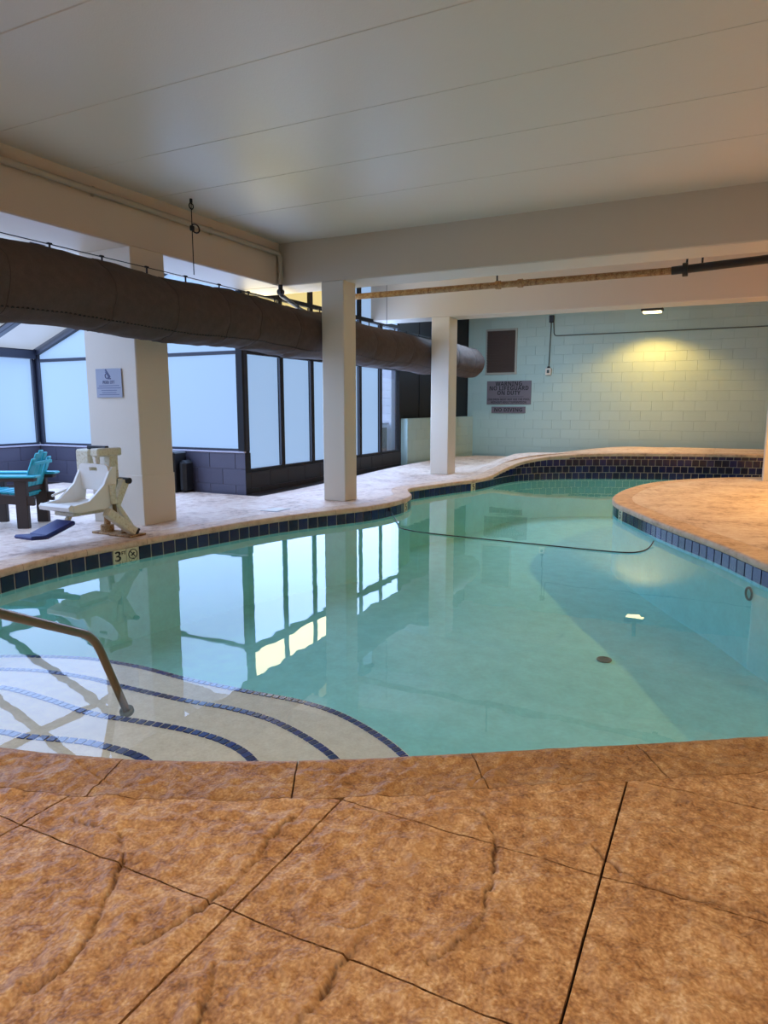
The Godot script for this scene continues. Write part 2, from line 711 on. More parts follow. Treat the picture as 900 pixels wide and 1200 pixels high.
func make_veins() -> void:
	var traced := [
		[[142, 980], [145, 1005], [137, 1025], [127, 1050], [111, 1080], [102, 1105], [70, 1140], [32, 1165]],
		[[345, 957], [320, 980], [300, 1010], [260, 1045], [235, 1065], [200, 1087], [162, 1107]],
		[[555, 950], [572, 962], [581, 990], [577, 1025], [567, 1060], [570, 1075], [545, 1105], [520, 1117], [505, 1127]],
		[[695, 995], [720, 1017], [760, 1040], [810, 1055], [870, 1067], [900, 1075]],
		[[252, 1135], [246, 1165], [235, 1205]],
		[[425, 1105], [400, 1132], [385, 1155], [370, 1180], [345, 1205]],
		[[392, 1090], [412, 1093], [430, 1085]],
		[[86, 893], [108, 905], [125, 916], [145, 925], [175, 918]],
		[[597, 886], [585, 896], [568, 903], [552, 921]],
		[[120, 975], [100, 968], [85, 960]]]
	for v in traced:
		var line := PackedVector2Array()
		for p in v:
			line.append(flat(on_y(p[0], p[1])))
		var lo := line[0]
		var hi := line[0]
		for p in line:
			lo = lo.min(p)
			hi = hi.max(p)
		veins.append([line, lo - Vector2.ONE * 0.16, hi + Vector2.ONE * 0.16])


func stamp(x: float, z: float) -> float:
	var p := Vector2(x, z)
	vein_dark = 0.0
	var v := 0.008 * n_mid.get_noise_2d(x, z) + 0.008 * n_fine.get_noise_2d(x, z * 1.3)
	var r := n_ridge.get_noise_2d(x * 0.8 + 3.0, z)
	v += 0.009 * smoothstep(0.1, 0.75, r)
	# the stamping mat lies flatter along the saw cuts
	var gx := absf(fposmod(x + 0.26 + 0.4675, 0.935) - 0.4675)
	var gz := absf(fposmod(z + 1.40 + 0.3175, 0.635) - 0.3175)
	v *= lerpf(0.3, 1.0, smoothstep(0.0, 0.06, minf(gx, gz)))
	for w in veins:
		if x < w[1].x or z < w[1].y or x > w[2].x or z > w[2].y:
			continue
		var line: PackedVector2Array = w[0]
		var best := 1.0
		var sidedness := 1.0
		for i in line.size() - 1:
			var near := Geometry2D.get_closest_point_to_segment(p, line[i], line[i + 1])
			var d := near.distance_to(p)
			if d < best:
				best = d
				sidedness = signf((line[i + 1] - line[i]).cross(p - line[i]))
		var wob := absf(best * sidedness + 0.016 * n_fine.get_noise_2d(x * 1.6 + 40.0, z * 1.6))
		var strength := clampf(0.85 + 0.9 * n_mid.get_noise_2d(x * 4.0 + 7.0, z * 4.0), 0.25, 1.4)
		var fade := exp(-wob * wob / 0.004)
		v += strength * (0.006 * fade * (1.0 if sidedness > 0.0 else 0.15) - 0.012 * exp(-wob * wob / 0.00004))
		vein_dark = maxf(vein_dark, clampf(strength * exp(-wob * wob / 0.00003), 0.0, 1.0))
	return v


# ------------------------------------------------------------------ floor

func height_at(x: float, z: float, near: bool) -> float:
	return rise(x, z) + (stamp(x, z) if near else 0.0)


func surface_piece(st: SurfaceTool, shape: PackedVector2Array, step: float, near: bool, thick: float) -> void:
	# a slab with the outline "shape": its top follows the deck, its sides go down by "thick"
	if near:
		st.set_color(Color.WHITE)
	var lo := shape[0]
	var hi := shape[0]
	for p in shape:
		lo = lo.min(p)
		hi = hi.max(p)
	var nx := maxi(1, int(ceil((hi.x - lo.x) / step)))
	var nz := maxi(1, int(ceil((hi.y - lo.y) / step)))
	var dx := (hi.x - lo.x) / nx
	var dz := (hi.y - lo.y) / nz
	var hs := PackedFloat32Array()
	var vein_tint := PackedColorArray()
	var inside := PackedByteArray()
	for j in nz + 1:
		for i in nx + 1:
			var x := lo.x + dx * i
			var z := lo.y + dz * j
			hs.append(height_at(x, z, near))
			if near:
				vein_tint.append(Color.WHITE.lerp(Color(0.22, 0.17, 0.13), vein_dark))
			inside.append(1 if Geometry2D.is_point_in_polygon(Vector2(clampf(x, lo.x + 1e-4, hi.x - 1e-4), clampf(z, lo.y + 1e-4, hi.y - 1e-4)), shape) else 0)
	var norms := PackedVector3Array()
	for j in nz + 1:
		for i in nx + 1:
			var a := hs[j * (nx + 1) + maxi(i - 1, 0)]
			var b := hs[j * (nx + 1) + mini(i + 1, nx)]
			var c := hs[maxi(j - 1, 0) * (nx + 1) + i]
			var d := hs[mini(j + 1, nz) * (nx + 1) + i]
			norms.append(Vector3((a - b) / (dx * (mini(i + 1, nx) - maxi(i - 1, 0))), 1.0, (c - d) / (dz * (mini(j + 1, nz) - maxi(j - 1, 0)))).normalized())
	for j in nz:
		for i in nx:
			var k := j * (nx + 1) + i
			var ids := [k, k + 1, k + nx + 2, k + nx + 1]
			var count := 0
			for e in ids:
				count += inside[e]
			var x0 := lo.x + dx * i
			var z0 := lo.y + dz * j
			if count == 4:
				var a := Vector3(x0, hs[ids[0]], z0)
				var b := Vector3(x0 + dx, hs[ids[1]], z0)
				var c := Vector3(x0 + dx, hs[ids[2]], z0 + dz)
				var d := Vector3(x0, hs[ids[3]], z0 + dz)
				if near:
					var at := [a, b, c, d]
					for e in [0, 1, 2, 0, 2, 3]:
						st.set_color(vein_tint[ids[e]])
						st.set_normal(norms[ids[e]])
						st.add_vertex(at[e])
					st.set_color(Color.WHITE)
					continue
				tri_n(st, a, c, b, norms[ids[0]], norms[ids[2]], norms[ids[1]])
				tri_n(st, a, d, c, norms[ids[0]], norms[ids[3]], norms[ids[2]])
			else:
				var cell := PackedVector2Array([Vector2(x0, z0), Vector2(x0 + dx, z0), Vector2(x0 + dx, z0 + dz), Vector2(x0, z0 + dz)])
				for bit in Geometry2D.intersect_polygons(cell, shape):
					var idx := Geometry2D.triangulate_polygon(bit)
					for t in range(0, idx.size(), 3):
						var q := []
						for e in 3:
							var v: Vector2 = bit[idx[t + e]]
							q.append(Vector3(v.x, height_at(v.x, v.y, near), v.y))
						poly(st, q, (q[0] + q[1] + q[2]) / 3.0 - Vector3(0, 1, 0))
	var ccw := not Geometry2D.is_polygon_clockwise(shape)
	for i in shape.size():
		var p := shape[i]
		var q := shape[(i + 1) % shape.size()]
		var k := maxi(1, int(ceil(p.distance_to(q) / step)))
		var e := (q - p).normalized()
		var n2 := Vector2(e.y, -e.x) * (1.0 if ccw else -1.0)
		for j in k:
			var a := p.lerp(q, float(j) / k)
			var b := p.lerp(q, float(j + 1) / k)
			var ya := height_at(a.x, a.y, near)
			var yb := height_at(b.x, b.y, near)
			poly(st, [Vector3(a.x, ya, a.y), Vector3(b.x, yb, b.y), Vector3(b.x, yb - thick, b.y), Vector3(a.x, ya - thick, a.y)], Vector3((a.x + b.x) / 2 - n2.x, ya - thick / 2, (a.y + b.y) / 2 - n2.y))


func cut_by_pool(rect: Rect2) -> Array:
	var cell := PackedVector2Array([rect.position, Vector2(rect.end.x, rect.position.y), rect.end, Vector2(rect.position.x, rect.end.y)])
	return Geometry2D.clip_polygons(cell, coping_zone)


func build_floor() -> void:
	make_veins()
	var floor_ := structure("floor")
	# bed under the slabs, dark where the saw-cut joints show it
	var bed := start()
	for i in range(-13, 7):
		for j in range(-21, 5):
			var cell := PackedVector2Array([Vector2(i, j), Vector2(i + 1, j), Vector2(i + 1, j + 1), Vector2(i, j + 1)])
			for bit in Geometry2D.clip_polygons(cell, Geometry2D.offset_polygon(outline, 0.05)[0]):
				var idx := Geometry2D.triangulate_polygon(bit)
				for t in range(0, idx.size(), 3):
					var q := []
					for e in 3:
						var v: Vector2 = bit[idx[t + e]]
						q.append(Vector3(v.x, rise(v.x, v.y) - (0.075 if v.y < -12.5 else 0.022), v.y))
					poly(bed, q, (q[0] + q[1] + q[2]) / 3.0 - Vector3(0, 1, 0))
	part("bed", bed, M.joint, floor_)
	var sx := 0.935
	var sz := 0.635
	var gap := 0.0042
	for i in range(-12, 7):
		for j in range(-29, 7):
			var x0 := -0.26 + sx * i
			var z0 := -1.40 + sz * j
			var rect := Rect2(x0 + gap, z0 + gap * 0.7, sx - 2 * gap, sz - 1.4 * gap)
			if rect.end.x > 6.0:
				continue
			var mid := rect.get_center()
			if mid.x < -7.1 and mid.y < -9.2:
				continue
			# slabs nothing shows of are left to the plain paving below
			if mid.y > -0.6 and mid.x < 6.0 or (mid.x > 0.9 and mid.y > -6.0) or (mid.x < -3.0 and mid.y > -2.6) or mid.x > 1.3 or (mid.x < -6.6 and mid.y > -4.2):
				continue
			var on_peninsula := mid.x > -1.7 and mid.y < -6.8 and mid.y > -17.3
			if on_peninsula:
				continue
			var near := mid.y > -3.4 and mid.x > -3.0
			for bit in cut_by_pool(rect):
				if absf(area_of(bit)) < 0.004:
					continue
				var st := start()
				surface_piece(st, bit, 0.008 if near else 0.32, near, 0.02 if near else 0.05)
				part("slab", st, M.deck if near else M.deck_pale, floor_)
	# peninsula: three broad pours
	for zs in [[-16.9, -12.4], [-12.393, -9.6], [-9.593, -5.6]]:
		for bit in cut_by_pool(Rect2(-1.7, zs[0], 4.2, zs[1] - zs[0])):
			if area_is_deck(bit):
				var st := start()
				surface_piece(st, bit, 0.6, false, 0.02)
				part("slab", st, M.deck_pale, floor_)
	# plain paving out of sight of the camera
	for r in [Rect2(-12.9, -0.6, 19.0, 4.7), Rect2(2.51, -20.0, 3.6, 14.0), Rect2(0.95, -6.0, 5.1, 5.4), Rect2(-12.9, -4.2, 6.2, 3.6), Rect2(-6.7, -2.6, 3.5, 2.0)]:
		for bit in cut_by_pool(r):
			if area_is_deck(bit):
				var st := start()
				surface_piece(st, bit, 1.0, false, 0.02)
				part("paving", st, M.deck, floor_)


func area_of(shape: PackedVector2Array) -> float:
	var s := 0.0
	for i in shape.size():
		s += shape[i].cross(shape[(i + 1) % shape.size()])
	return s / 2.0


func area_is_deck(shape: PackedVector2Array) -> bool:
	return absf(area_of(shape)) > 0.02


# ------------------------------------------------------------------ pool

func coping_piece(s0: float, s1: float, near: bool) -> SurfaceTool:
	var profile := [[0.018, -0.078], [0.0, -0.066], [-0.002, -0.03], [0.003, -0.012], [0.014, -0.003], [0.03, 0.0]]
	var across := 32 if near else 2
	for k in range(1, across + 1):
		profile.append([0.03 + 0.27 * k / across, 0.0])
	profile.append([0.30, -0.078])
	var st := start()
	var steps := maxi(2, int((s1 - s0) / (0.008 if near else 0.09)))
	var grid := []
	for i in steps + 1:
		var pn := at_length(lerpf(s0, s1, float(i) / steps))
		var p: Vector2 = pn[0]
		var n: Vector2 = pn[1]
		var row := []
		var base := rise(p.x, p.y)
		for q in profile:
			var v: Vector2 = p + n * q[0]
			var y: float = base + q[1]
			if near and q[1] > -0.02:
				y += stamp(v.x, v.y) * smoothstep(-0.01, 0.07, q[0])
			row.append(Vector3(v.x, y, v.y))
		grid.append(row)
	var cols: int = profile.size()
	var norm := func(i: int, k: int) -> Vector3:
		var du: Vector3 = grid[mini(i + 1, steps)][k] - grid[maxi(i - 1, 0)][k]
		var dv: Vector3 = grid[i][mini(k + 1, cols - 1)] - grid[i][maxi(k - 1, 0)]
		return du.cross(dv).normalized()
	# orientation: the top must face up
	var probe: Vector3 = norm.call(steps / 2, 7)
	var sgn := 1.0 if probe.y > 0.0 else -1.0
	for i in steps:
		for k in cols - 1:
			var a: Vector3 = grid[i][k]
			var b: Vector3 = grid[i + 1][k]
			var c: Vector3 = grid[i + 1][k + 1]
			var d: Vector3 = grid[i][k + 1]
			if k == cols - 2:
				var pm: Vector3 = (a + b + c + d) / 4.0
				poly(st, [a, b, c, d], pm.lerp((grid[i][2] + grid[i + 1][2]) / 2.0, 0.3))
				continue
			var na: Vector3 = norm.call(i, k) * sgn
			var nb: Vector3 = norm.call(i + 1, k) * sgn
			var nc: Vector3 = norm.call(i + 1, mini(k + 1, cols - 3)) * sgn
			var nd: Vector3 = norm.call(i, mini(k + 1, cols - 3)) * sgn
			if sgn > 0.0:
				tri_n(st, a, b, c, na, nb, nc)
				tri_n(st, a, c, d, na, nc, nd)
			else:
				tri_n(st, a, c, b, na, nc, nb)
				tri_n(st, a, d, c, na, nd, nc)
	for e in [0, steps]:
		var other: Vector3 = grid[1][4] if e == 0 else grid[steps - 1][4]
		var row: Array = grid[e]
		for k in range(1, cols - 1):
			poly(st, [row[0], row[k], row[k + 1]], other)
	return st


func tile_mesh(w: float, h: float, d: float) -> ArrayMesh:
	return box(start(), Vector3.ZERO, Vector3(w, h, d), 0.004).commit()


func wall_frame(s: float, y: float, off: float) -> Transform3D:
	# local x along the wall, y up, z towards the water
	var pn := at_length(s)
	var p: Vector2 = pn[0] + pn[1] * off
	var n := Vector3(-pn[1].x, 0, -pn[1].y)
	var side := Vector3.UP.cross(n)
	return Transform3D(Basis(side, Vector3.UP, n), Vector3(p.x, y, p.y))


func marker(pool: Node3D, s: float, face: int, w: float) -> void:
	var fr := wall_frame(s, -0.152, 0.018)
	var mt := placed("depth_marker", tile_mesh(w, 0.15, 0.014), M.marker_tile, pool, fr)
	var front := Transform3D(Basis(), Vector3(0, 0, 0.0085))
	if face == 0:
		letters("3", 0.15, M.ink, mt, front * Transform3D(Basis(), Vector3(-0.025, 0.005, 0)), 0.0, true)
		letters("FT", 0.052, M.ink, mt, front * Transform3D(Basis(), Vector3(0.045, 0.035, 0)), 0.0, true)
	elif face == 1:
		var ring := []
		for k in 24:
			ring.append(Vector3(cos(TAU * k / 24) * 0.052, sin(TAU * k / 24) * 0.052 + 0.005, 0.008))
		var st := tube(start(), ring, 0.0055, 6, false, true)
		bar(st, Vector3(-0.036, 0.041, 0.009), Vector3(0.036, -0.031, 0.009), 0.003, 0.01, 0.0, Vector3(1, 1, 0))
		bar(st, Vector3(0.018, 0.022, 0.009), Vector3(-0.016, -0.008, 0.009), 0.003, 0.016, 0.0, Vector3(1, -1, 0))
		bar(st, Vector3(-0.014, -0.006, 0.009), Vector3(-0.03, -0.004, 0.009), 0.003, 0.008, 0.0, Vector3(0, 1, 0))
		part("no_diving_symbol", st, M.ink, mt)
	else:
		letters("5", 0.15, M.ink, mt, front * Transform3D(Basis(), Vector3(0, 0.005, 0)), 0.0, true)


func build_pool() -> void:
	var pool := thing("swimming_pool", "curved indoor swimming pool with blue waterline tiles and stone coping", "pool")
	# shell
	var st := start()
	var walls := start()
	var grout := start()
	var ring := Geometry2D.offset_polygon(outline, 0.03, Geometry2D.JOIN_ROUND)[0]
	var ring_s := ring
	var idx := Geometry2D.triangulate_polygon(ring_s)
	for t in range(0, idx.size(), 3):
		var q := []
		for e in 3:
			q.append(Vector3(ring_s[idx[t + e]].x, POOL_FLOOR, ring_s[idx[t + e]].y))
		poly(st, q, (q[0] + q[1] + q[2]) / 3.0 - Vector3(0, 1, 0))
	part("pool_floor", st, M.plaster, pool)
	var n := outline.size()
	for i in n:
		var j := (i + 1) % n
		var a := outline[i] + outward[i] * 0.03
		var b := outline[j] + outward[j] * 0.03
		var o := Vector3(outward[i].x, 0, outward[i].y)
		var na := Vector3(-outward[i].x, 0, -outward[i].y)
		var nb := Vector3(-outward[j].x, 0, -outward[j].y)
		for lv in [[walls, POOL_FLOOR, -0.232], [grout, -0.232, 99.0]]:
			var ya: float = lv[2] if lv[2] < 9.0 else rise(outline[i].x, outline[i].y) - 0.05
			var yb: float = lv[2] if lv[2] < 9.0 else rise(outline[j].x, outline[j].y) - 0.05
			var q := [Vector3(a.x, lv[1], a.y), Vector3(b.x, lv[1], b.y), Vector3(b.x, yb, b.y), Vector3(a.x, ya, a.y)]
			if (q[1] - q[0]).cross(q[2] - q[0]).dot(na) > 0.0:
				tri_n(lv[0], q[0], q[1], q[2], na, nb, nb)
				tri_n(lv[0], q[0], q[2], q[3], na, nb, na)
			else:
				tri_n(lv[0], q[0], q[2], q[1], na, nb, nb)
				tri_n(lv[0], q[0], q[3], q[2], na, na, nb)
	part("pool_wall", walls, M.plaster, pool)
	part("tile_bed", grout, M.grout, pool)
	# coping stones; the saw cuts by the camera fall where the photograph has them
	var s_cut := length_near(-0.87, -2.60)
	var pieces := int(round(total_length / 0.727))
	var each := total_length / pieces
	for k in pieces:
		var s0 := s_cut + each * k
		var mid: Vector2 = at_length(s0 + each / 2)[0]
		if mid.x > 2.6:
			continue
		var near := mid.y > -3.7 and mid.x > -3.1
		part("coping_stone", coping_piece(s0 + 0.003, s0 + each - 0.003, near), M.coping if near else M.coping_pale, pool)
	# waterline tiles
	var pitch := 0.16
	var whole := tile_mesh(pitch - 0.013, 0.146, 0.012)
	var s_left := length_near(-5.55, -3.05)
	var s_end := length_near(1.9, -17.72)
	var s_pen := length_near(0.3, -16.05)
	var s_pen_end := length_near(0.95, -6.4)
	var mark := {length_near(-5.755, -5.22): 0, length_near(-5.755, -5.22) + pitch: 1, length_near(-4.585, -9.98): 2, length_near(-4.51, -13.2): 2, length_near(-1.34, -10.53): 2}
	for run in [[minf(s_left, s_end), maxf(s_left, s_end)], [minf(s_pen, s_pen_end), maxf(s_pen, s_pen_end)]]:
		var count := int((run[1] - run[0]) / pitch)
		for i in count:
			var s: float = run[0] + pitch * (i + 0.5)
			var p: Vector2 = at_length(s)[0]
			var top := rise(p.x, p.y) - 0.07
			var marked := false
			for ms in mark:
				if absf(ms - s) <= pitch * 0.5:
					marker(pool, s, mark[ms], pitch - 0.006)
					marked = true
			if not marked:
				placed("waterline_tile", whole, M["tile_%d" % [0, 0, 1, 2][rng.randi() % 4]], pool, wall_frame(s, -0.152, 0.022))
			var row := 1
			while true:
				var y0 := -0.152 + 0.157 * row - 0.075
				var h := minf(0.15, top - y0)
				if h < 0.03:
					break
				var shift := 0.5 * pitch if row % 2 == 1 else 0.0
				var mesh := whole if h > 0.149 else tile_mesh(pitch - 0.013, h - 0.004, 0.012)
				placed("wall_tile", mesh, M["tile_%d" % [0, 1, 1, 2][rng.randi() % 4]], pool, wall_frame(s + shift, y0 + h / 2, 0.022))
				row += 1
	# steps
	var arcs := [
		[-0.62, [[-5.9, -3.1], [-5.36, -3.48], [-5.01, -3.65], [-4.6, -3.79], [-4.1, -3.84], [-3.6, -3.82], [-3.06, -3.84], [-2.54, -3.87], [-2.11, -3.78], [-1.6, -3.51], [-1.2, -3.1], [-0.95, -2.4]]],
		[-0.49, [[-5.7, -2.5], [-5.2, -2.86], [-4.79, -3.08], [-4.43, -3.22], [-4.0, -3.28], [-3.69, -3.28], [-3.12, -3.3], [-2.74, -3.34], [-2.34, -3.3], [-1.83, -3.09], [-1.5, -2.75], [-1.25, -2.1]]],
		[-0.36, [[-5.3, -1.9], [-4.8, -2.4], [-4.2, -2.68], [-3.74, -2.71], [-3.3, -2.69], [-2.95, -2.74], [-2.63, -2.78], [-2.34, -2.77], [-2.08, -2.68], [-1.8, -2.45], [-1.55, -1.9]]],
		[-0.24, [[-4.2, -1.4], [-3.8, -1.9], [-3.36, -2.13], [-3.16, -2.17], [-2.93, -2.24], [-2.73, -2.28], [-2.4, -2.27], [-2.15, -2.1], [-2.0, -1.7]]]]
	var small := box(start(), Vector3.ZERO, Vector3(0.045, 0.006, 0.05), 0.002).commit()
	for a in arcs:
		var key := PackedVector2Array()
		for p in a[1]:
			key.append(Vector2(p[0], p[1]))
		var line := PackedVector2Array()
		for i in key.size() - 1:
			var p0 := key[maxi(i - 1, 0)]
			var p3 := key[mini(i + 2, key.size() - 1)]
			for k in 8:
				line.append(key[i].cubic_interpolate(key[i + 1], p0, p3, k / 8.0))
		line.append(key[-1])
		var shape := line.duplicate()
		shape.append(Vector2(key[-1].x, -0.9))
		shape.append(Vector2(key[0].x, -0.9))
		var body := start()
		for bit in Geometry2D.intersect_polygons(shape, ring):
			prism(body, bit, POOL_FLOOR, a[0])
		var step := part("step", body, M.step_plaster, pool)
		# mosaic band along the nosing
		var acc := 0.0
		var want := 0.03
		for i in line.size() - 1:
			var d := line[i].distance_to(line[i + 1])
			while want <= acc + d:
				var p := line[i].lerp(line[i + 1], (want - acc) / d)
				var t := (line[i + 1] - line[i]).normalized()
				var inward := Vector2(-t.y, t.x)
				if inward.y < 0.0:
					inward = -inward
				var c := p + inward * 0.034
				if Geometry2D.is_point_in_polygon(c, outline):
					var bs := Basis(Vector3(t.x, 0, t.y), Vector3.UP, Vector3(t.x, 0, t.y).cross(Vector3.UP))
					placed("step_tile", small, M["step_tile_%d" % (rng.randi() % 2)], step, Transform3D(bs, Vector3(c.x, a[0] + 0.003, c.y)))
				want += 0.0545
			acc += d
	# main drain and a return fitting
	var dp := on_y(708, 774, POOL_FLOOR)
	var drain := start()
	var rim := []
	for k in 20:
		rim.append(dp + Vector3(cos(TAU * k / 20) * 0.066, 0.01, sin(TAU * k / 20) * 0.066))
	tube(drain, rim, 0.011, 6, false, true)
	for k in range(-3, 4):
		var w := sqrt(maxf(0.0, 0.0044 - pow(k * 0.019, 2)))
		bar(drain, dp + Vector3(-w, 0.01, k * 0.019), dp + Vector3(w, 0.01, k * 0.019), 0.009, 0.01)
	part("drain_cover", drain, M.conduit, pool)
	var fr := wall_frame(length_near(0.28, -7.42), -0.36, 0.02)
	var loop := []
	for k in 20:
		loop.append(fr * Vector3(cos(TAU * k / 20) * 0.06, sin(TAU * k / 20) * 0.06, 0.012))
	part("return_fitting", tube(start(), loop, 0.012, 6, false, true), M.conduit, pool)
	# water
	var ws := start()
	var wi := Geometry2D.triangulate_polygon(ring_s)
	for t in range(0, wi.size(), 3):
		var q := []
		for e in 3:
			q.append(Vector3(ring_s[wi[t + e]].x, WATER, ring_s[wi[t + e]].y))
		poly(ws, q, (q[0] + q[1] + q[2]) / 3.0 - Vector3(0, 1, 0))
	var w := part("pool_water", ws, M.water, self)
	w.set_meta("label", "calm clear turquoise water filling the curved pool")
	w.set_meta("category", "water")


# ------------------------------------------------------------------ room shell

func build_shell() -> void:
	var c := structure("ceiling")
	var zs := [4.2]
	var z := 3.02
	while z > -8.2:
		zs.append(z)
		z -= 1.06
	zs.append(-9.15)
	for i in zs.size() - 1:
		part("ceiling_panel", span(Vector3(-6.4, CEIL, zs[i + 1] + 0.0015), Vector3(6.2, CEIL + 0.1, zs[i] - 0.0015), 0.006), M.ceiling, c)
	part("ceiling_deck", span(Vector3(-6.4, CEIL + 0.1, -9.15), Vector3(6.2, CEIL + 0.3, 4.2)), M.ceiling, c)
	part("far_ceiling", span(Vector3(-7.3, CEIL_FAR, -20.4), Vector3(6.2, CEIL_FAR + 0.2, -9.15)), M.ceiling, c)
	# far wall of painted block
	var wb := structure("wall_back")
	part("wall_core", span(Vector3(-9.0, -0.2, -20.45), Vector3(6.2, CEIL_FAR + 0.2, -20.136)), M.mint_joint, wb)
	var bw := 0.54
	var bh := 0.265
	var mesh := box(start(), Vector3.ZERO, Vector3(bw - 0.002, bh - 0.002, 0.014), 0.0025).commit()
	for r in 17:
		var y := 0.02 + bh * (r + 0.5)
		var x := -7.85 + (bw / 2 if r % 2 else 0.0)
		while x < 1.4:
			placed("block", mesh, M["mint_%d" % (rng.randi() % 3)], wb, Transform3D(Basis(), Vector3(x, y, -20.136 + rng.randf() * 0.003)))
			x += bw
	var far_right := structure("wall_right")
	part("wall_panel", span(Vector3(6.0, -0.1, -20.4), Vector3(6.2, CEIL_FAR + 0.2, 4.2)), M.white_wall, far_right)
	var behind := structure("wall_front")
	part("wall_panel", span(Vector3(-6.4, -0.1, 4.0), Vector3(6.2, CEIL + 0.2, 4.2)), M.white_wall, behind)
	# half wall of painted block
	var hw := structure("wall_half")
	part("wall_core", span(Vector3(-7.3, -0.1, -20.13), Vector3(-7.02, 1.17, -15.3)), M.mint_joint, hw)
	for r in 4:
		var y0 := 0.1 + bh * r
		var h := bh - 0.007
		var zz := -15.3 - (bw / 2 if r % 2 else 0.0)
		while zz > -20.1:
			var z1 := maxf(zz - bw, -20.12)
			part("block", span(Vector3(-7.03, y0, z1 + 0.004), Vector3(-7.012, y0 + h, zz - 0.004), 0.003), M["mint_%d" % (rng.randi() % 3)], hw)
			zz -= bw
		if r % 2:
			part("block", span(Vector3(-7.03, y0, -15.3 - bw / 2 + 0.004), Vector3(-7.012, y0 + h, -15.302), 0.003), M.mint_1, hw)


func column(label: String, lo: Vector3, hi: Vector3, called := "column") -> Node3D:
	var o := thing(called, label, "column")
	part("shaft", span(lo, hi, 0.012), M.column, o)
	return o


func build_beams_and_columns() -> void:
	var o := thing("beam", "long painted concrete beam over the sunroom opening, carrying a conduit", "beam")
	part("beam_face", span(Vector3(-7.22, 3.30, -9.12), Vector3(-6.36, CEIL + 0.02, 4.0), 0.015), M.beam, o)
	o = thing("beam", "deep painted concrete beam carried by the column beside the pool edge", "beam")
	part("beam_face", span(Vector3(-7.22, 3.30, -9.78), Vector3(6.0, CEIL_FAR, -9.125), 0.015), M.beam, o)
	o = thing("beam", "pale painted concrete beam in front of the mint block wall", "beam")
	part("beam_face", span(Vector3(-7.22, 3.315, -14.35), Vector3(6.0, CEIL_FAR, -13.75), 0.015), M.beam, o)
	o = column("wide square pillar with a grey plaque, behind the pool lift", Vector3(-7.22, 0.0, -6.65), Vector3(-6.36, 3.31, -6.11), "pillar")
	part("base_wrap", span(Vector3(-7.225, 0.0, -6.655), Vector3(-6.355, 0.62, -6.105), 0.004), M.column, o)
	column("wide square pillar of the sunroom opening, bare of any plaque", Vector3(-7.22, 0.0, -0.9), Vector3(-6.36, 3.31, -0.35), "pillar")
	column("slim cream column at the bulging pool edge, in front of the fabric duct", Vector3(-5.61, 0.0, -9.47), Vector3(-5.22, 3.31, -9.1))
	column("slim pale column near the half wall of mint block", Vector3(-5.76, 0.0, -14.22), Vector3(-5.35, 3.32, -13.76))
	column("slim cream column standing on the curved peninsula", Vector3(0.68, 0.0, -15.78), Vector3(1.1, CEIL_FAR, -15.35))


# ------------------------------------------------------------------ sunroom

func block_wall(parent: Node3D, a: Vector3, b: Vector3, y0: float, y1: float, facing: Vector3, mats: String, kinds: int) -> void:
	# courses of block on a vertical face that runs from a to b
	var bw := 0.55
	var bh := 0.27
	var d := (b - a).normalized()
	var len_ := (b - a).length()
	var rows := int(ceil((y1 - y0) / bh - 0.05))
	for r in rows:
		var top := y1 - bh * r
		var low := maxf(y0, top - bh)
		var s := -bw * (0.5 if r % 2 else 0.0) - 0.1
		while s < len_:
			var s0 := maxf(s, 0.0)
			var s1 := minf(s + bw, len_)
			if s1 - s0 > 0.04 and top - low > 0.03:
				var c := a + d * ((s0 + s1) / 2) + Vector3(0, (top + low) / 2, 0)
				part("block", box(start(), c, Vector3(s1 - s0 - 0.007, top - low - 0.007, 0.02), 0.003, Basis(d, Vector3.UP, d.cross(Vector3.UP))), M[mats % (rng.randi() % kinds)], parent)
			s += bw


func pane(parent: Node3D, pts: Array, m: Material, facing: Vector3) -> void:
	# a glass sheet 8 mm thick with the corners pts
	var st := start()
	var back := []
	var mid := Vector3.ZERO
	for p in pts:
		back.append(p - facing * 0.008)
		mid += p / pts.size()
	mid -= facing * 0.004
	poly(st, pts, mid)
	poly(st, back, mid)
	for i in pts.size():
		var j := (i + 1) % pts.size()
		poly(st, [pts[i], pts[j], back[j], back[i]], mid)
	part("pane", st, m, parent)


func roof_y(x: float) -> float:
	return 2.5 + 0.364 * (x + 12.2)


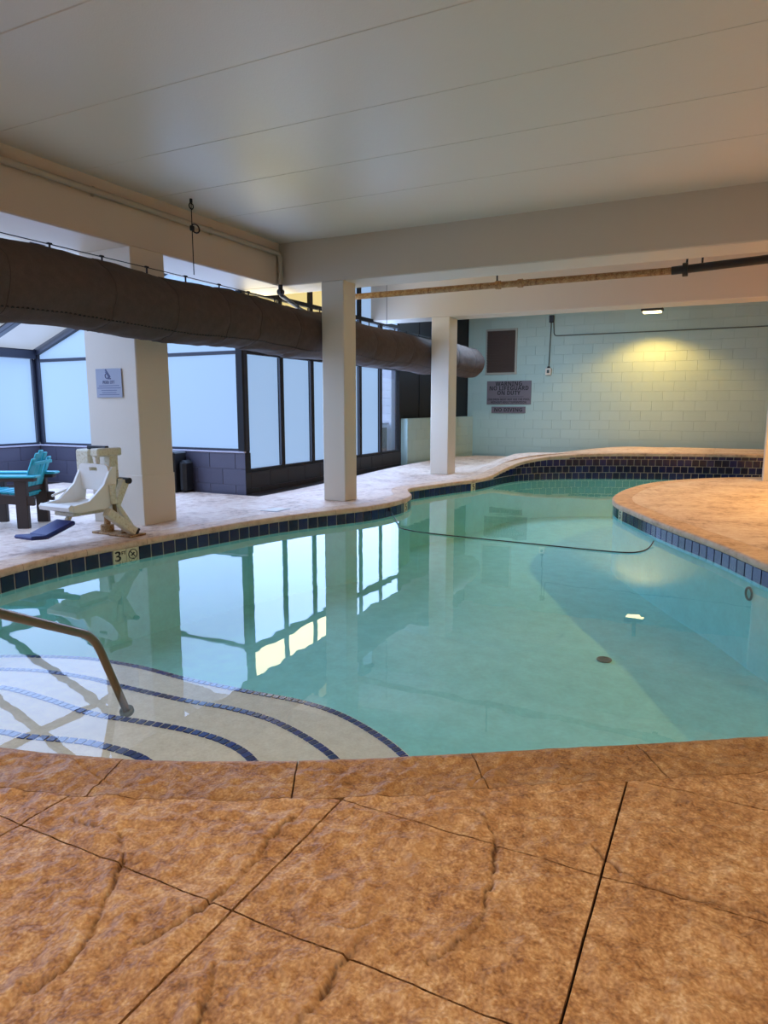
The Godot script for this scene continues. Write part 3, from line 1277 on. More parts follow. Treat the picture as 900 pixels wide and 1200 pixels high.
func build_sunroom() -> void:
	var z0 := -9.12
	var xo := -12.2
	# end wall: block below, frosted glass above
	var kw := structure("wall_sunroom_end")
	part("wall_core", span(Vector3(xo - 0.2, -0.1, z0 - 0.13), Vector3(-7.15, 0.69, z0 - 0.006)), M.slate_joint, kw)
	block_wall(kw, Vector3(xo, 0, z0 - 0.006), Vector3(-7.14, 0, z0 - 0.006), 0.0, 0.69, Vector3(0, 0, 1), "slate_%d", 2)
	part("ledge", span(Vector3(xo, 0.69, z0 - 0.12), Vector3(-7.14, 0.72, z0 + 0.03), 0.006), M.ledge, kw)
	var w := structure("window_1")
	var bars := [xo + 0.03, -9.75, -7.2]
	for k in 3:
		var x: float = bars[k]
		var wd := 0.13
		part("mullion", span(Vector3(x - wd / 2, 0.72, z0 - 0.12), Vector3(x + wd / 2, roof_y(x), z0 - 0.02), 0.008), M.frame, w)
	for k in 2:
		var x0: float = bars[k] + 0.065
		var x1: float = bars[k + 1] - 0.065
		part("mullion", span(Vector3(x0, 2.31, z0 - 0.1), Vector3(x1, 2.37, z0 - 0.03), 0.006), M.frame, w)
		part("mullion", span(Vector3(x0, 0.72, z0 - 0.1), Vector3(x1, 0.76, z0 - 0.02), 0.006), M.frame, w)
		pane(w, [Vector3(x0, 0.76, z0 - 0.06), Vector3(x1, 0.76, z0 - 0.06), Vector3(x1, 2.31, z0 - 0.06), Vector3(x0, 2.31, z0 - 0.06)], M.pane, Vector3(0, 0, 1))
		pane(w, [Vector3(x0, 2.37, z0 - 0.06), Vector3(x1, 2.37, z0 - 0.06), Vector3(x1, roof_y(x1) - 0.04, z0 - 0.06), Vector3(x0, roof_y(x0) - 0.04, z0 - 0.06)], M.pane, Vector3(0, 0, 1))
	part("rafter", bar(start(), Vector3(xo, roof_y(xo), z0 - 0.06), Vector3(-7.1, roof_y(-7.1), z0 - 0.06), 0.14, 0.16, 0.01), M.frame, w)
	window_light(w, Vector3((xo - 7.2) / 2, 1.535, z0 - 0.06), Vector3(0, 0, 1), Vector3.UP, -7.2 - xo, 1.55, PANE_LIGHT)
	window_light(w, Vector3(-8.5, 2.85, z0 - 0.06), Vector3(0, 0, 1), Vector3.UP, 2.5, 0.9, PANE_LIGHT)
	# outer wall
	var ow := structure("wall_sunroom_outer")
	part("wall_core", span(Vector3(xo - 0.25, -0.1, z0), Vector3(xo - 0.006, 0.69, 4.0)), M.slate_joint, ow)
	block_wall(ow, Vector3(xo - 0.006, 0, z0), Vector3(xo - 0.006, 0, -6.4), 0.0, 0.69, Vector3(1, 0, 0), "slate_%d", 2)
	part("ledge", span(Vector3(xo - 0.25, 0.69, z0), Vector3(xo + 0.03, 0.72, 4.0), 0.006), M.ledge, ow)
	var w2 := structure("window_2")
	var roof := structure("window_3")
	part("eave", span(Vector3(xo - 0.1, 2.37, z0), Vector3(xo + 0.07, 2.56, 4.0), 0.01), M.frame, w2)
	part("mullion", span(Vector3(xo - 0.1, 0.72, z0), Vector3(xo, 0.76, 4.0), 0.006), M.frame, w2)
	window_light(w2, Vector3(xo - 0.05, 1.565, (z0 + 4.0) / 2), Vector3(1, 0, 0), Vector3.UP, 4.0 - z0 - 0.1, 1.6, PANE_LIGHT)
	var pitch := 1.17
	var slope := Vector3(1, 0.364, 0).normalized()
	var down := Vector3(slope.y, -slope.x, 0)
	for k in 12:
		var za := z0 + pitch * k
		var zb := minf(za + pitch, 3.99)
		part("mullion", span(Vector3(xo - 0.1, 0.76, za - 0.05), Vector3(xo, 2.37, za + 0.05), 0.006), M.frame, w2)
		if k > 0:
			part("rafter", bar(start(), Vector3(xo, roof_y(xo), za), Vector3(-7.1, roof_y(-7.1), za), 0.12, 0.16, 0.01), M.frame, roof)
		pane(w2, [Vector3(xo - 0.05, 0.76, za + 0.05), Vector3(xo - 0.05, 0.76, zb - 0.05), Vector3(xo - 0.05, 2.37, zb - 0.05), Vector3(xo - 0.05, 2.37, za + 0.05)], M.pane, Vector3(1, 0, 0))
		# roof lights: two panes up the slope
		for half in [[xo + 0.05, -9.72], [-9.6, -7.22]]:
			var x0: float = half[0]
			var x1: float = half[1]
			var y0 := roof_y(x0) + 0.02
			var y1 := roof_y(x1) + 0.02
			pane(roof, [Vector3(x0, y0, za + 0.06), Vector3(x1, y1, za + 0.06), Vector3(x1, y1, zb - 0.06), Vector3(x0, y0, zb - 0.06)], M.pane_roof, down)
			if k == 0:
				window_light(roof, Vector3((x0 + x1) / 2, (y0 + y1) / 2, (z0 + 4.0) / 2), down, slope, 4.0 - z0 - 0.12, (x1 - x0) / slope.x, ROOF_LIGHT)
	part("purlin", span(Vector3(-9.73, roof_y(-9.66) - 0.06, z0), Vector3(-9.59, roof_y(-9.66) + 0.1, 4.0), 0.008), M.frame, roof)
	part("ridge_board", span(Vector3(-7.24, CEIL - 0.1, z0), Vector3(-7.1, roof_y(-7.1) + 0.1, 4.0), 0.008), M.frame, roof)
	var side := structure("wall_sunroom_near")
	part("wall_panel", span(Vector3(xo - 0.2, -0.1, 4.0), Vector3(-6.4, 4.6, 4.2)), M.white_wall, side)


func build_storefront() -> void:
	var x := -7.14
	var w := structure("window_4")
	var ends := [-9.19, -10.225, -11.23, -12.25, -13.15, -14.13, -15.15]
	var wall := structure("wall_storefront")
	part("wall_core", span(Vector3(x - 0.2, -0.1, -15.2), Vector3(x - 0.004, 0.36, -9.12)), M.slate_0, wall)
	block_wall(wall, Vector3(x - 0.004, 0, -15.2), Vector3(x - 0.004, 0, -9.12), 0.0, 0.36, Vector3(1, 0, 0), "charcoal_%d", 2)
	part("corner_post", span(Vector3(x - 0.13, 0.72, -9.25), Vector3(x + 0.004, 2.43, -9.1), 0.006), M.frame_black, w)
	part("corner_side", span(Vector3(x - 0.012, 0.0, -9.26), Vector3(x + 0.004, 0.69, -9.118), 0.002), M.frame_black, w)
	for k in 7:
		part("mullion", span(Vector3(x - 0.11, 0.36, ends[k] - 0.055), Vector3(x, CEIL_FAR, ends[k] + 0.055), 0.006), M.frame_black, w)
	for lv in [[0.36, 0.42], [2.31, 2.47], [3.28, 3.36], [4.2, 4.36]]:
		part("transom_bar", span(Vector3(x - 0.1, lv[0], -15.2), Vector3(x - 0.004, lv[1], -9.12), 0.005), M.frame_black, w)
	for k in 6:
		var za: float = ends[k] - 0.055
		var zb: float = ends[k + 1] + 0.055
		for lv in [[0.42, 2.31], [2.47, 3.28], [3.36, 4.2]]:
			var clear: bool = k == 5 and lv[0] < 1.0
			var m: Material = M.clear_glass if clear else (M.pane_yellow if lv[0] > 1.0 and k < 3 else M.pane)
			pane(w, [Vector3(x - 0.06, lv[0], za), Vector3(x - 0.06, lv[0], zb), Vector3(x - 0.06, lv[1], zb), Vector3(x - 0.06, lv[1], za)], m, Vector3(1, 0, 0))
	window_light(w, Vector3(x - 0.06, 1.365, (-9.245 - 14.07) / 2), Vector3(1, 0, 0), Vector3.UP, 4.83, 1.89, STOREFRONT_LIGHT)
	window_light(w, Vector3(x - 0.03, 1.365, -14.64), Vector3(1, 0, 0), Vector3.UP, 0.9, 1.89, STOREFRONT_LIGHT)
	window_light(w, Vector3(x - 0.06, 2.875, -10.7), Vector3(1, 0, 0), Vector3.UP, 2.95, 0.81, STOREFRONT_LIGHT, Color(1.0, 0.95, 0.80))
	window_light(w, Vector3(x - 0.06, 2.875, -13.7), Vector3(1, 0, 0), Vector3.UP, 2.8, 0.81, STOREFRONT_LIGHT)


func build_exterior() -> void:
	# the glazing frame goes on above the half wall with solid infill, painted like its mullions
	var w := get_node("window_4")
	for k in 4:
		var za := -15.26 - 1.215 * k
		var zb := za - 1.215
		part("infill_panel", span(Vector3(-7.29, 1.16, zb + 0.03), Vector3(-7.22, CEIL_FAR, za - 0.03), 0.004), M.frame_black, w)
		part("mullion", span(Vector3(-7.29, 1.16, za - 0.03), Vector3(-7.2, CEIL_FAR, za + 0.03), 0.004), M.frame_black, w)
	part("mullion", span(Vector3(-7.29, 1.16, -20.13), Vector3(-7.2, CEIL_FAR, -20.09), 0.004), M.frame_black, w)

	var ext := thing("exterior_wall", "white painted block wall outside, seen through the clear storefront pane", "wall")
	var xc := on_z(459, 480, -17.0).x
	var xd := on_z(463, 480, -17.0).x
	part("wall_core", span(Vector3(-13.0, -0.2, -17.6), Vector3(xc, 5.0, -17.0)), M.outside_white, ext)
	part("shaded_return_board", span(Vector3(xc, -0.2, -17.7), Vector3(xd + 0.1, 5.0, -17.35)), M.ledge, ext)  # greyer material puts the shade on the wall return into its colour
	part("corner_board", span(Vector3(xd, -0.2, -17.3), Vector3(-7.35, 5.0, -17.02), 0.01), M.outside_white, ext)
	for r in 10:
		for k in 3:
			var x0 := xc - 0.55 * (k + 1)
			part("block", span(Vector3(x0 + 0.004, 0.85 + 0.21 * r, -17.01), Vector3(x0 + 0.545, 1.05 + 0.21 * r, -16.985), 0.008), M.outside_white, ext)
	var unit := thing("utility_cabinet", "white weathered cabinet standing outside the clear pane", "cabinet", Vector3(-8.66, 0, -16.6))
	part("body", span(Vector3(-0.4, -0.1, -0.3), Vector3(0.33, 0.98, 0.2), 0.01), M.outside_white, unit)
	part("lid", span(Vector3(-0.42, 0.985, -0.32), Vector3(0.35, 1.03, 0.22), 0.01), M.ledge, unit)
	part("side_channel", span(Vector3(0.335, -0.1, -0.1), Vector3(0.4, 0.9, 0.15), 0.01), M.dark_pipe, unit)
	var tap := thing("hose_tap", "dark bent pipe bracket on the white wall outside", "pipe")
	var st := start()
	tube(st, rounded_path([Vector3(-8.8, 1.5, -16.98), Vector3(-8.8, 1.5, -16.75), Vector3(-8.62, 1.58, -16.75), Vector3(-8.62, 1.58, -16.99)], 0.05), 0.025, 8)
	part("pipe", st, M.dark_pipe, tap)
	part("brace", tube(start(), [Vector3(-8.64, 1.55, -16.76), Vector3(-8.9, 1.2, -16.98)], 0.014, 6), M.dark_pipe, tap)
	var g := structure("ground_outside")
	part("paving", span(Vector3(-30, -0.3, -30), Vector3(-7.4, -0.12, 6)), M.outside_ground, g)


# ------------------------------------------------------------------ lamps

func flood(label: String, at: Vector3, energy: float, drop: float) -> Node3D:
	var o := thing("ceiling_light", label, "light", at, "yellow flood lights under the far ceiling")
	part("canopy", box(start(), Vector3(0, drop / 2 + 0.05, 0), Vector3(0.1, drop, 0.1), 0.01), M.lamp_case, o)
	part("housing", box(start(), Vector3(0, 0.05, 0), Vector3(0.52, 0.09, 0.3), 0.02), M.lamp_case, o)
	part("lamp_lens", box(start(), Vector3(0, -0.005, 0), Vector3(0.44, 0.05, 0.24), 0.015), M.lamp_lens, o)
	var l := SpotLight3D.new()
	l.name = "lamp_glow"
	l.light_color = LAMP_YELLOW
	l.light_energy = energy
	l.light_size = 0.08
	l.spot_angle = 69.0
	l.spot_angle_attenuation = 0.45
	l.spot_range = 60.0
	l.shadow_enabled = true
	o.add_child(l)
	l.position = Vector3(0, -0.05, 0)
	l.rotation.x = -PI / 2
	return o


func panel_light(label: String, at: Vector3, radiance: float, colour := LAMP_WARM) -> void:
	var o := thing("ceiling_panel_light", label, "light", at, "flush panel lights in the ceilings")
	part("rim", box(start(), Vector3(0, 0.03, 0), Vector3(1.26, 0.05, 0.66), 0.01), M.box_white, o)
	part("lamp_lens", box(start(), Vector3(0, 0.0, 0), Vector3(1.2, 0.02, 0.6), 0.004), M.panel_lens, o)
	var l := AreaLight3D.new()
	l.name = "lamp_glow"
	l.area_size = Vector2(1.2, 0.6)
	l.area_normalize_energy = false
	l.light_energy = radiance / PI
	l.light_color = colour
	l.area_range = 60.0
	l.shadow_enabled = true
	o.add_child(l)
	l.position = Vector3(0, -0.02, 0)
	l.rotation.x = -PI / 2


func build_lamps() -> void:
	flood("glowing yellow flood light above the mint wall", Vector3(-1.92, 3.84, -19.05), 9.5, 0.48)
	flood("yellow flood light over the peninsula deck", Vector3(2.6, 3.84, -12.0), 32.0, 0.48)
	panel_light("flush ceiling panel light over the near deck", Vector3(1.2, 3.90, -0.6), 22.0)
	panel_light("added unseen ceiling panel light brightening the pool steps", Vector3(-1.9, 3.90, -1.2), 23.0)  # panel added out of view to lighten the steps and near pool
	panel_light("flush ceiling panel light near the right-hand wall", Vector3(4.2, 3.90, -4.6), 27.0)
	panel_light("added cool panel light hidden behind the pale beam, brightening the mint wall", Vector3(-5.2, CEIL_FAR - 0.06, -16.3), 66.0, FILL_COOL)  # unseen panel added for a bluish wash on the mint wall


# ------------------------------------------------------------------ duct

func duct_centre(z: float) -> Vector3:
	var x := -5.965
	x = lerpf(x, -6.0, smoothstep(-6.4, -9.2, z))
	x = lerpf(x, -6.17, smoothstep(-9.6, -13.5, z))
	var y := 2.57 + 0.018 * sin(z * 2.3) + 0.03 * smoothstep(-14.0, -17.5, z)
	return Vector3(x, y, z)


func build_duct() -> void:
	var o := thing("fabric_duct", "long brown fabric air duct hung under the beams past the columns", "duct")
	var wr := FastNoiseLite.new()
	wr.seed = 3
	wr.frequency = 1.0
	wr.fractal_octaves = 3
	var z0 := -0.2
	var z1 := -17.7
	var step := 0.06
	var rows := int((z0 - z1) / step)
	var n := 48
	var bands := [-2.2, -4.05, -5.15, -6.05, -7.0, -7.62, -8.6, -9.8, -11.2, -12.1, -13.0, -14.3, -15.6, -16.8]
	var grid := []
	for i in rows + 1:
		var z := z0 - step * i
		var c := duct_centre(z)
		var r := 0.362 + 0.02 * smoothstep(-10.0, -16.0, z)
		var nip := 0.0
		for b in bands:
			nip += exp(-pow((z - b) / 0.05, 2.0)) * 0.016
		var cap := 1.0
		if i > rows - 4:
			cap = [0.97, 0.9, 0.72, 0.0][i - rows + 3]
		elif i < 1:
			cap = 0.0
		var row := []
		for k in n:
			var t := TAU * k / n
			var e := r - nip + 0.022 * wr.get_noise_3d(cos(t) * 1.6, sin(t) * 1.6, z * 1.1) + 0.007 * wr.get_noise_3d(cos(t) * 4.0 + 9.0, sin(t) * 4.0, z * 4.0)
			# diagonal tension folds near the bands
			for b in bands:
				var dz: float = z - b
				if absf(dz) < 0.5:
					e += 0.014 * sin((t * 6.0 + dz * 16.0)) * exp(-pow(dz / 0.2, 2.0)) * (0.35 + 0.65 * maxf(0.0, -sin(t)))
			var top := maxf(0.0, sin(t))
			e += 0.02 * pow(top, 12.0)
			row.append(c + Vector3(cos(t) * e * cap, sin(t) * e * cap * 0.985, 0))
		grid.append(row)
	var st := start()
	for i in rows:
		for k in n:
			var l := (k + 1) % n
			var q := [grid[i][k], grid[i][l], grid[i + 1][l], grid[i + 1][k]]
			var ns := []
			for e in [[i, k], [i, l], [i + 1, l], [i + 1, k]]:
				var du: Vector3 = grid[mini(e[0] + 1, rows)][e[1]] - grid[maxi(e[0] - 1, 0)][e[1]]
				var dv: Vector3 = grid[e[0]][(e[1] + 1) % n] - grid[e[0]][(e[1] - 1 + n) % n]
				var nn := du.cross(dv).normalized()
				var c: Vector3 = duct_centre(z0 - step * e[0])
				if nn.length() < 0.5:
					nn = Vector3(0, 0, -1)
				elif nn.dot(grid[e[0]][e[1]] - c) < 0.0:
					nn = -nn
				ns.append(nn)
			var c0: Vector3 = duct_centre(z0 - step * (i + 0.5))
			if (q[1] - q[0]).cross(q[2] - q[0]).dot((q[0] + q[2]) / 2.0 - c0) >= 0.0:
				tri_n(st, q[0], q[1], q[2], ns[0], ns[1], ns[2])
				tri_n(st, q[0], q[2], q[3], ns[0], ns[2], ns[3])
			else:
				tri_n(st, q[0], q[2], q[1], ns[0], ns[2], ns[1])
				tri_n(st, q[0], q[3], q[2], ns[0], ns[3], ns[2])
	part("duct_sleeve", st, M.duct_cloth, o)
	# stitched seams
	for b in bands:
		var i := clampi(int(round((z0 - b) / step)), 1, rows - 1)
		var c := duct_centre(z0 - step * i)
		var ring := []
		for k in n:
			ring.append(grid[i][k] + (grid[i][k] - c).normalized() * 0.001)
		part("seam", tube(start(), ring, 0.0045, 5, false, true), M.duct_seam, o)
	# row of vent holes along the side
	var holes := start()
	var z := -2.0
	while z > -17.3:
		var i := clampi(int((z0 - z) / step), 0, rows)
		var p: Vector3 = grid[i][n - 6].lerp(grid[mini(i + 1, rows)][n - 6], fposmod((z0 - z) / step, 1.0))
		box(holes, p, Vector3(0.012, 0.016, 0.022), 0.0)
		z -= 0.05 if z > -9.0 else 0.09
	var hp := part("vent_holes", holes, M.black_metal, o)
	hp.set_meta("kind", "stuff")
	# support wire and clips
	var wire := []
	z = z0
	while z > -17.5:
		var c := duct_centre(z)
		wire.append(Vector3(c.x, 3.0, z))
		z -= 0.5
	part("support_wire", tube(start(), wire, 0.005, 6), M.black_metal, o)
	z = -1.0
	while z > -17.4:
		var c := duct_centre(z)
		var clip := start()
		bar(clip, Vector3(c.x, c.y + 0.36, z), Vector3(c.x, 3.01, z), 0.014, 0.014, 0.0, Vector3.RIGHT)
		box(clip, Vector3(c.x, 3.005, z), Vector3(0.03, 0.018, 0.05), 0.004)
		part("clip", clip, M.black_metal, o)
		z -= 0.62
	# hanger from the ceiling
	var h := on_x(224, 240, -5.97)
	var hg := thing("hanger_wire", "thin black hanger wire with eye bolt from ceiling to duct", "wire")
	part("cable", tube(start(), [Vector3(-5.97, 3.05, h.z), Vector3(-5.97, CEIL - 0.02, h.z)], 0.006, 6), M.black_metal, hg)
	part("eye_bolt", box(start(), Vector3(-5.97, CEIL - 0.025, h.z), Vector3(0.03, 0.05, 0.03), 0.005), M.black_metal, hg)
	var eye := []
	for k in 14:
		eye.append(Vector3(-5.97 + 0.0, CEIL - 0.085 + 0.035 * sin(TAU * k / 14), h.z + 0.035 * cos(TAU * k / 14)))
	part("eye", tube(start(), eye, 0.008, 6, false, true), M.black_metal, hg)
	var coil := []
	for k in 14:
		coil.append(Vector3(-5.97, CEIL - 0.33 + 0.05 * sin(TAU * k / 14), h.z - 0.06 + 0.07 * cos(TAU * k / 14)))
	part("turnbuckle", tube(start(), coil, 0.01, 6, false, true), M.black_metal, hg)
	part("clamp", box(start(), Vector3(-5.97, CEIL - 0.34, h.z), Vector3(0.03, 0.06, 0.06), 0.006), M.black_metal, hg)
	# second hanger by the pale beam
	var h2 := thing("hanger_wire", "thin wire dropping past the rusty pipe to the duct", "wire")
	part("cable", tube(start(), [Vector3(-6.12, 3.05, -12.35), Vector3(-6.12, CEIL_FAR, -12.35)], 0.005, 6), M.black_metal, h2)


# ------------------------------------------------------------------ pipes

func build_pipes() -> void:
	var o := thing("conduit_pipe", "beige painted conduit running along the sunroom beam", "pipe")
	var y := 3.76
	part("run", tube(start(), rounded_path([Vector3(-6.31, y, 3.9), Vector3(-6.31, y, -9.05), Vector3(-6.31, 3.31, -9.05)], 0.08), 0.036, 12), M.beam_pipe, o)
	var z := 2.0
	while z > -9.0:
		part("strap", box(start(), Vector3(-6.33, y, z), Vector3(0.05, 0.1, 0.03), 0.006), M.beam_pipe, o)
		z -= 1.9
	var d := thing("drop_pipe", "dark drain pipe turning under the beam corner towards the glass", "pipe")
	part("run", tube(start(), rounded_path([Vector3(-6.31, 3.308, -9.05), Vector3(-6.31, 3.16, -9.05), Vector3(-6.7, 3.1, -10.2), Vector3(-7.0, 3.12, -11.1)], 0.06), 0.035, 10), M.dark_pipe, d)
	part("elbow", box(start(), Vector3(-6.31, 3.2, -9.05), Vector3(0.1, 0.08, 0.1), 0.02), M.dark_pipe, d)
	# rusty sprinkler main under the deep beam
	var r := thing("sprinkler_pipe", "rusty sprinkler pipe with a dark steel end, hung between the beams", "pipe")
	var a := Vector3(-6.1, 3.385, -11.0)
	var b := Vector3(-0.88, 3.385, -11.0)
	var e := Vector3(6.0, 3.68, -11.0)
	part("rusty_run", tube(start(), [a, b], 0.05, 14), M.rusty, r)
	part("steel_run", tube(start(), [b, e], 0.058, 14), M.dark_pipe, r)
	var f := on_z(803, 316, -11.0)
	part("flange", tube(start(), [f - Vector3(0.035, 0, 0), f + Vector3(0.035, 0.0015, 0)], 0.095, 14), M.dark_pipe, r)
	for px in [[610, 328], [584, 330]]:
		var c := on_z(px[0], px[1], -11.0)
		part("coupling", tube(start(), [Vector3(c.x - 0.04, 3.385, -11.0), Vector3(c.x + 0.04, 3.385, -11.0)], 0.066, 14), M.rusty, r)
	for px in [823.0, 805.0, 583.0]:
		var c := on_z(px, 310, -11.0)
		part("hanger_rod", tube(start(), [Vector3(c.x, 3.42, -11.0), Vector3(c.x, CEIL_FAR, -11.0)], 0.014, 8), M.dark_pipe, r)
	part("end_box", box(start(), Vector3(-6.2, 3.4, -11.0), Vector3(0.2, 0.14, 0.14), 0.015), M.black_metal, r)


# ------------------------------------------------------------------ wall fittings

func build_wall_fittings() -> void:
	var zf := -20.12
	# louvre
	var o := thing("wall_louver", "brown slatted vent grille above the warning sign", "vent")
	var lo := on_z(571, 437, zf)
	var hi := on_z(604.5, 387, zf)
	part("surround", span(Vector3(lo.x - 0.06, lo.y - 0.06, zf - 0.005), Vector3(hi.x + 0.06, hi.y + 0.06, zf + 0.025), 0.01), M.louver_frame, o)
	part("backing", span(Vector3(lo.x, lo.y, zf + 0.02), Vector3(hi.x, hi.y, zf + 0.03)), M.duct_seam, o)
	var rows := 16
	for k in rows:
		var y := lerpf(lo.y, hi.y, (k + 0.5) / rows)
		part("slat", box(start(), Vector3((lo.x + hi.x) / 2, y, zf + 0.05), Vector3(hi.x - lo.x, (hi.y - lo.y) / rows * 1.05, 0.012), 0.002, Basis(Vector3.RIGHT, 0.5)), M.louver, o)
	# signs
	var s := thing("warning_sign", "large brown sign reading warning no lifeguard on duty", "sign")
	var a := on_z(570.5, 474, zf)
	var b := on_z(623, 446, zf)
	var c := Vector3((a.x + b.x) / 2, (a.y + b.y) / 2, zf)
	var w := b.x - a.x
	var h := b.y - a.y
	part("board", box(start(), c + Vector3(0, 0, 0.012), Vector3(w, h, 0.02), 0.004), M.sign_face, s)
	var fz := zf + 0.023
	var lines := [["WARNING", 0.135, 0.38, 0.60], ["NO LIFEGUARD", 0.135, 0.19, 0.88], ["ON DUTY", 0.135, -0.01, 0.52]]
	for l in lines:
		letters(l[0], l[1] * 1.25, M.ink, s, Transform3D(Basis(), Vector3(c.x, c.y + h * l[2], fz)), w * l[3], true)
	part("rule", box(start(), Vector3(c.x + w * 0.06, c.y - h * 0.175, fz), Vector3(w * 0.55, 0.008, 0.003)), M.ink, s)
	letters("CHILDREN MUST NOT USE THE POOL", 0.085, M.ink, s, Transform3D(Basis(), Vector3(c.x, c.y - h * 0.285, fz)), w * 0.95, true)
	letters("WITHOUT ADULT SUPERVISION", 0.085, M.ink, s, Transform3D(Basis(), Vector3(c.x, c.y - h * 0.41, fz)), w * 0.8, true)
	var d := thing("no_diving_sign", "narrow brown sign reading no diving under the warning sign", "sign")
	a = on_z(576, 484, zf)
	b = on_z(616, 476.5, zf)
	c = Vector3((a.x + b.x) / 2, (a.y + b.y) / 2, zf)
	part("board", box(start(), c + Vector3(0, 0, 0.012), Vector3(b.x - a.x, b.y - a.y, 0.02), 0.004), M.sign_face, d)
	letters("NO DIVING", 0.15, M.ink, d, Transform3D(Basis(), Vector3(c.x, c.y, fz)), (b.x - a.x) * 0.82, true)
	# call box and conduit
	var k := thing("wall_box", "small white call box on the mint wall below a thin conduit", "box")
	var p := on_z(643, 435.5, zf)
	part("case", box(start(), p + Vector3(0, 0, 0.04), Vector3(0.17, 0.2, 0.08), 0.015), M.box_white, k)
	part("button", box(start(), p + Vector3(0, 0, 0.085), Vector3(0.07, 0.09, 0.02), 0.008), M.conduit, k)
	var q := on_z(647, 374, zf)
	part("top_cap", box(start(), p + Vector3(0.0, 0.12, 0.04), Vector3(0.07, 0.05, 0.07), 0.01), M.dark_pipe, k)
	var cd := thing("wall_conduit", "thin grey conduit from junction box across the mint wall", "conduit")
	part("junction_box", box(start(), q + Vector3(0, 0, 0.04), Vector3(0.13, 0.2, 0.08), 0.01), M.dark_pipe, cd)
	part("drop", tube(start(), [q + Vector3(-0.01, 0, 0.03), p + Vector3(0, 0.1, 0.03)], 0.013, 8), M.conduit, cd)
	var r1 := on_z(655, 393.5, zf)
	var r2 := on_z(900, 381, zf)
	part("run", tube(start(), rounded_path([q + Vector3(0.05, 0, 0.03), Vector3(q.x + 0.08, r1.y, zf + 0.03), Vector3(r2.x, r1.y, zf + 0.03), Vector3(6.0, r1.y, zf + 0.03)], 0.1), 0.014, 8), M.conduit, cd)
	# plaque on the pillar
	var pz := -6.104
	var pl := thing("pillar_plaque", "small grey plaque with lift symbol and text on the wide pillar", "sign")
	a = on_z(114.5, 466, pz)
	b = on_z(142.5, 431.5, pz)
	c = Vector3((a.x + b.x) / 2, (a.y + b.y) / 2, pz)
	w = b.x - a.x
	h = b.y - a.y
	part("board", box(start(), c + Vector3(0, 0, 0.006), Vector3(w, h, 0.01), 0.003), M.plaque_face, pl)
	var ic := start()
	var o3 := c + Vector3(-0.01, h * 0.28, 0.013)
	bar(ic, o3 + Vector3(-0.03, 0.045, 0), o3 + Vector3(0.035, -0.03, 0), 0.004, 0.03, 0.0, Vector3(1, 1, 0))
	bar(ic, o3 + Vector3(-0.005, -0.045, 0), o3 + Vector3(0.05, -0.045, 0), 0.004, 0.012, 0.0, Vector3(0, 1, 0))
	var wheel := []
	for j in 16:
		wheel.append(o3 + Vector3(-0.015 + 0.03 * cos(TAU * j / 16), -0.012 + 0.03 * sin(TAU * j / 16), 0))
	tube(ic, wheel, 0.005, 6, false, true)
	box(ic, o3 + Vector3(-0.03, 0.06, 0), Vector3(0.022, 0.022, 0.004), 0.002)
	part("lift_symbol", ic, M.plaque_ink, pl)
	letters("POOL LIFT", 0.055, M.plaque_ink, pl, Transform3D(Basis(), c + Vector3(0, h * 0.03, 0.012)), w * 0.46)
	for l in [[-0.09, 0.78], [-0.17, 0.9], [-0.25, 0.6], [-0.33, 0.55], [-0.40, 0.78]]:
		part("text_line", box(start(), c + Vector3(0, h * l[0], 0.0115), Vector3(w * l[1], 0.007, 0.002)), M.plaque_ink, pl)


# ------------------------------------------------------------------ pool lift

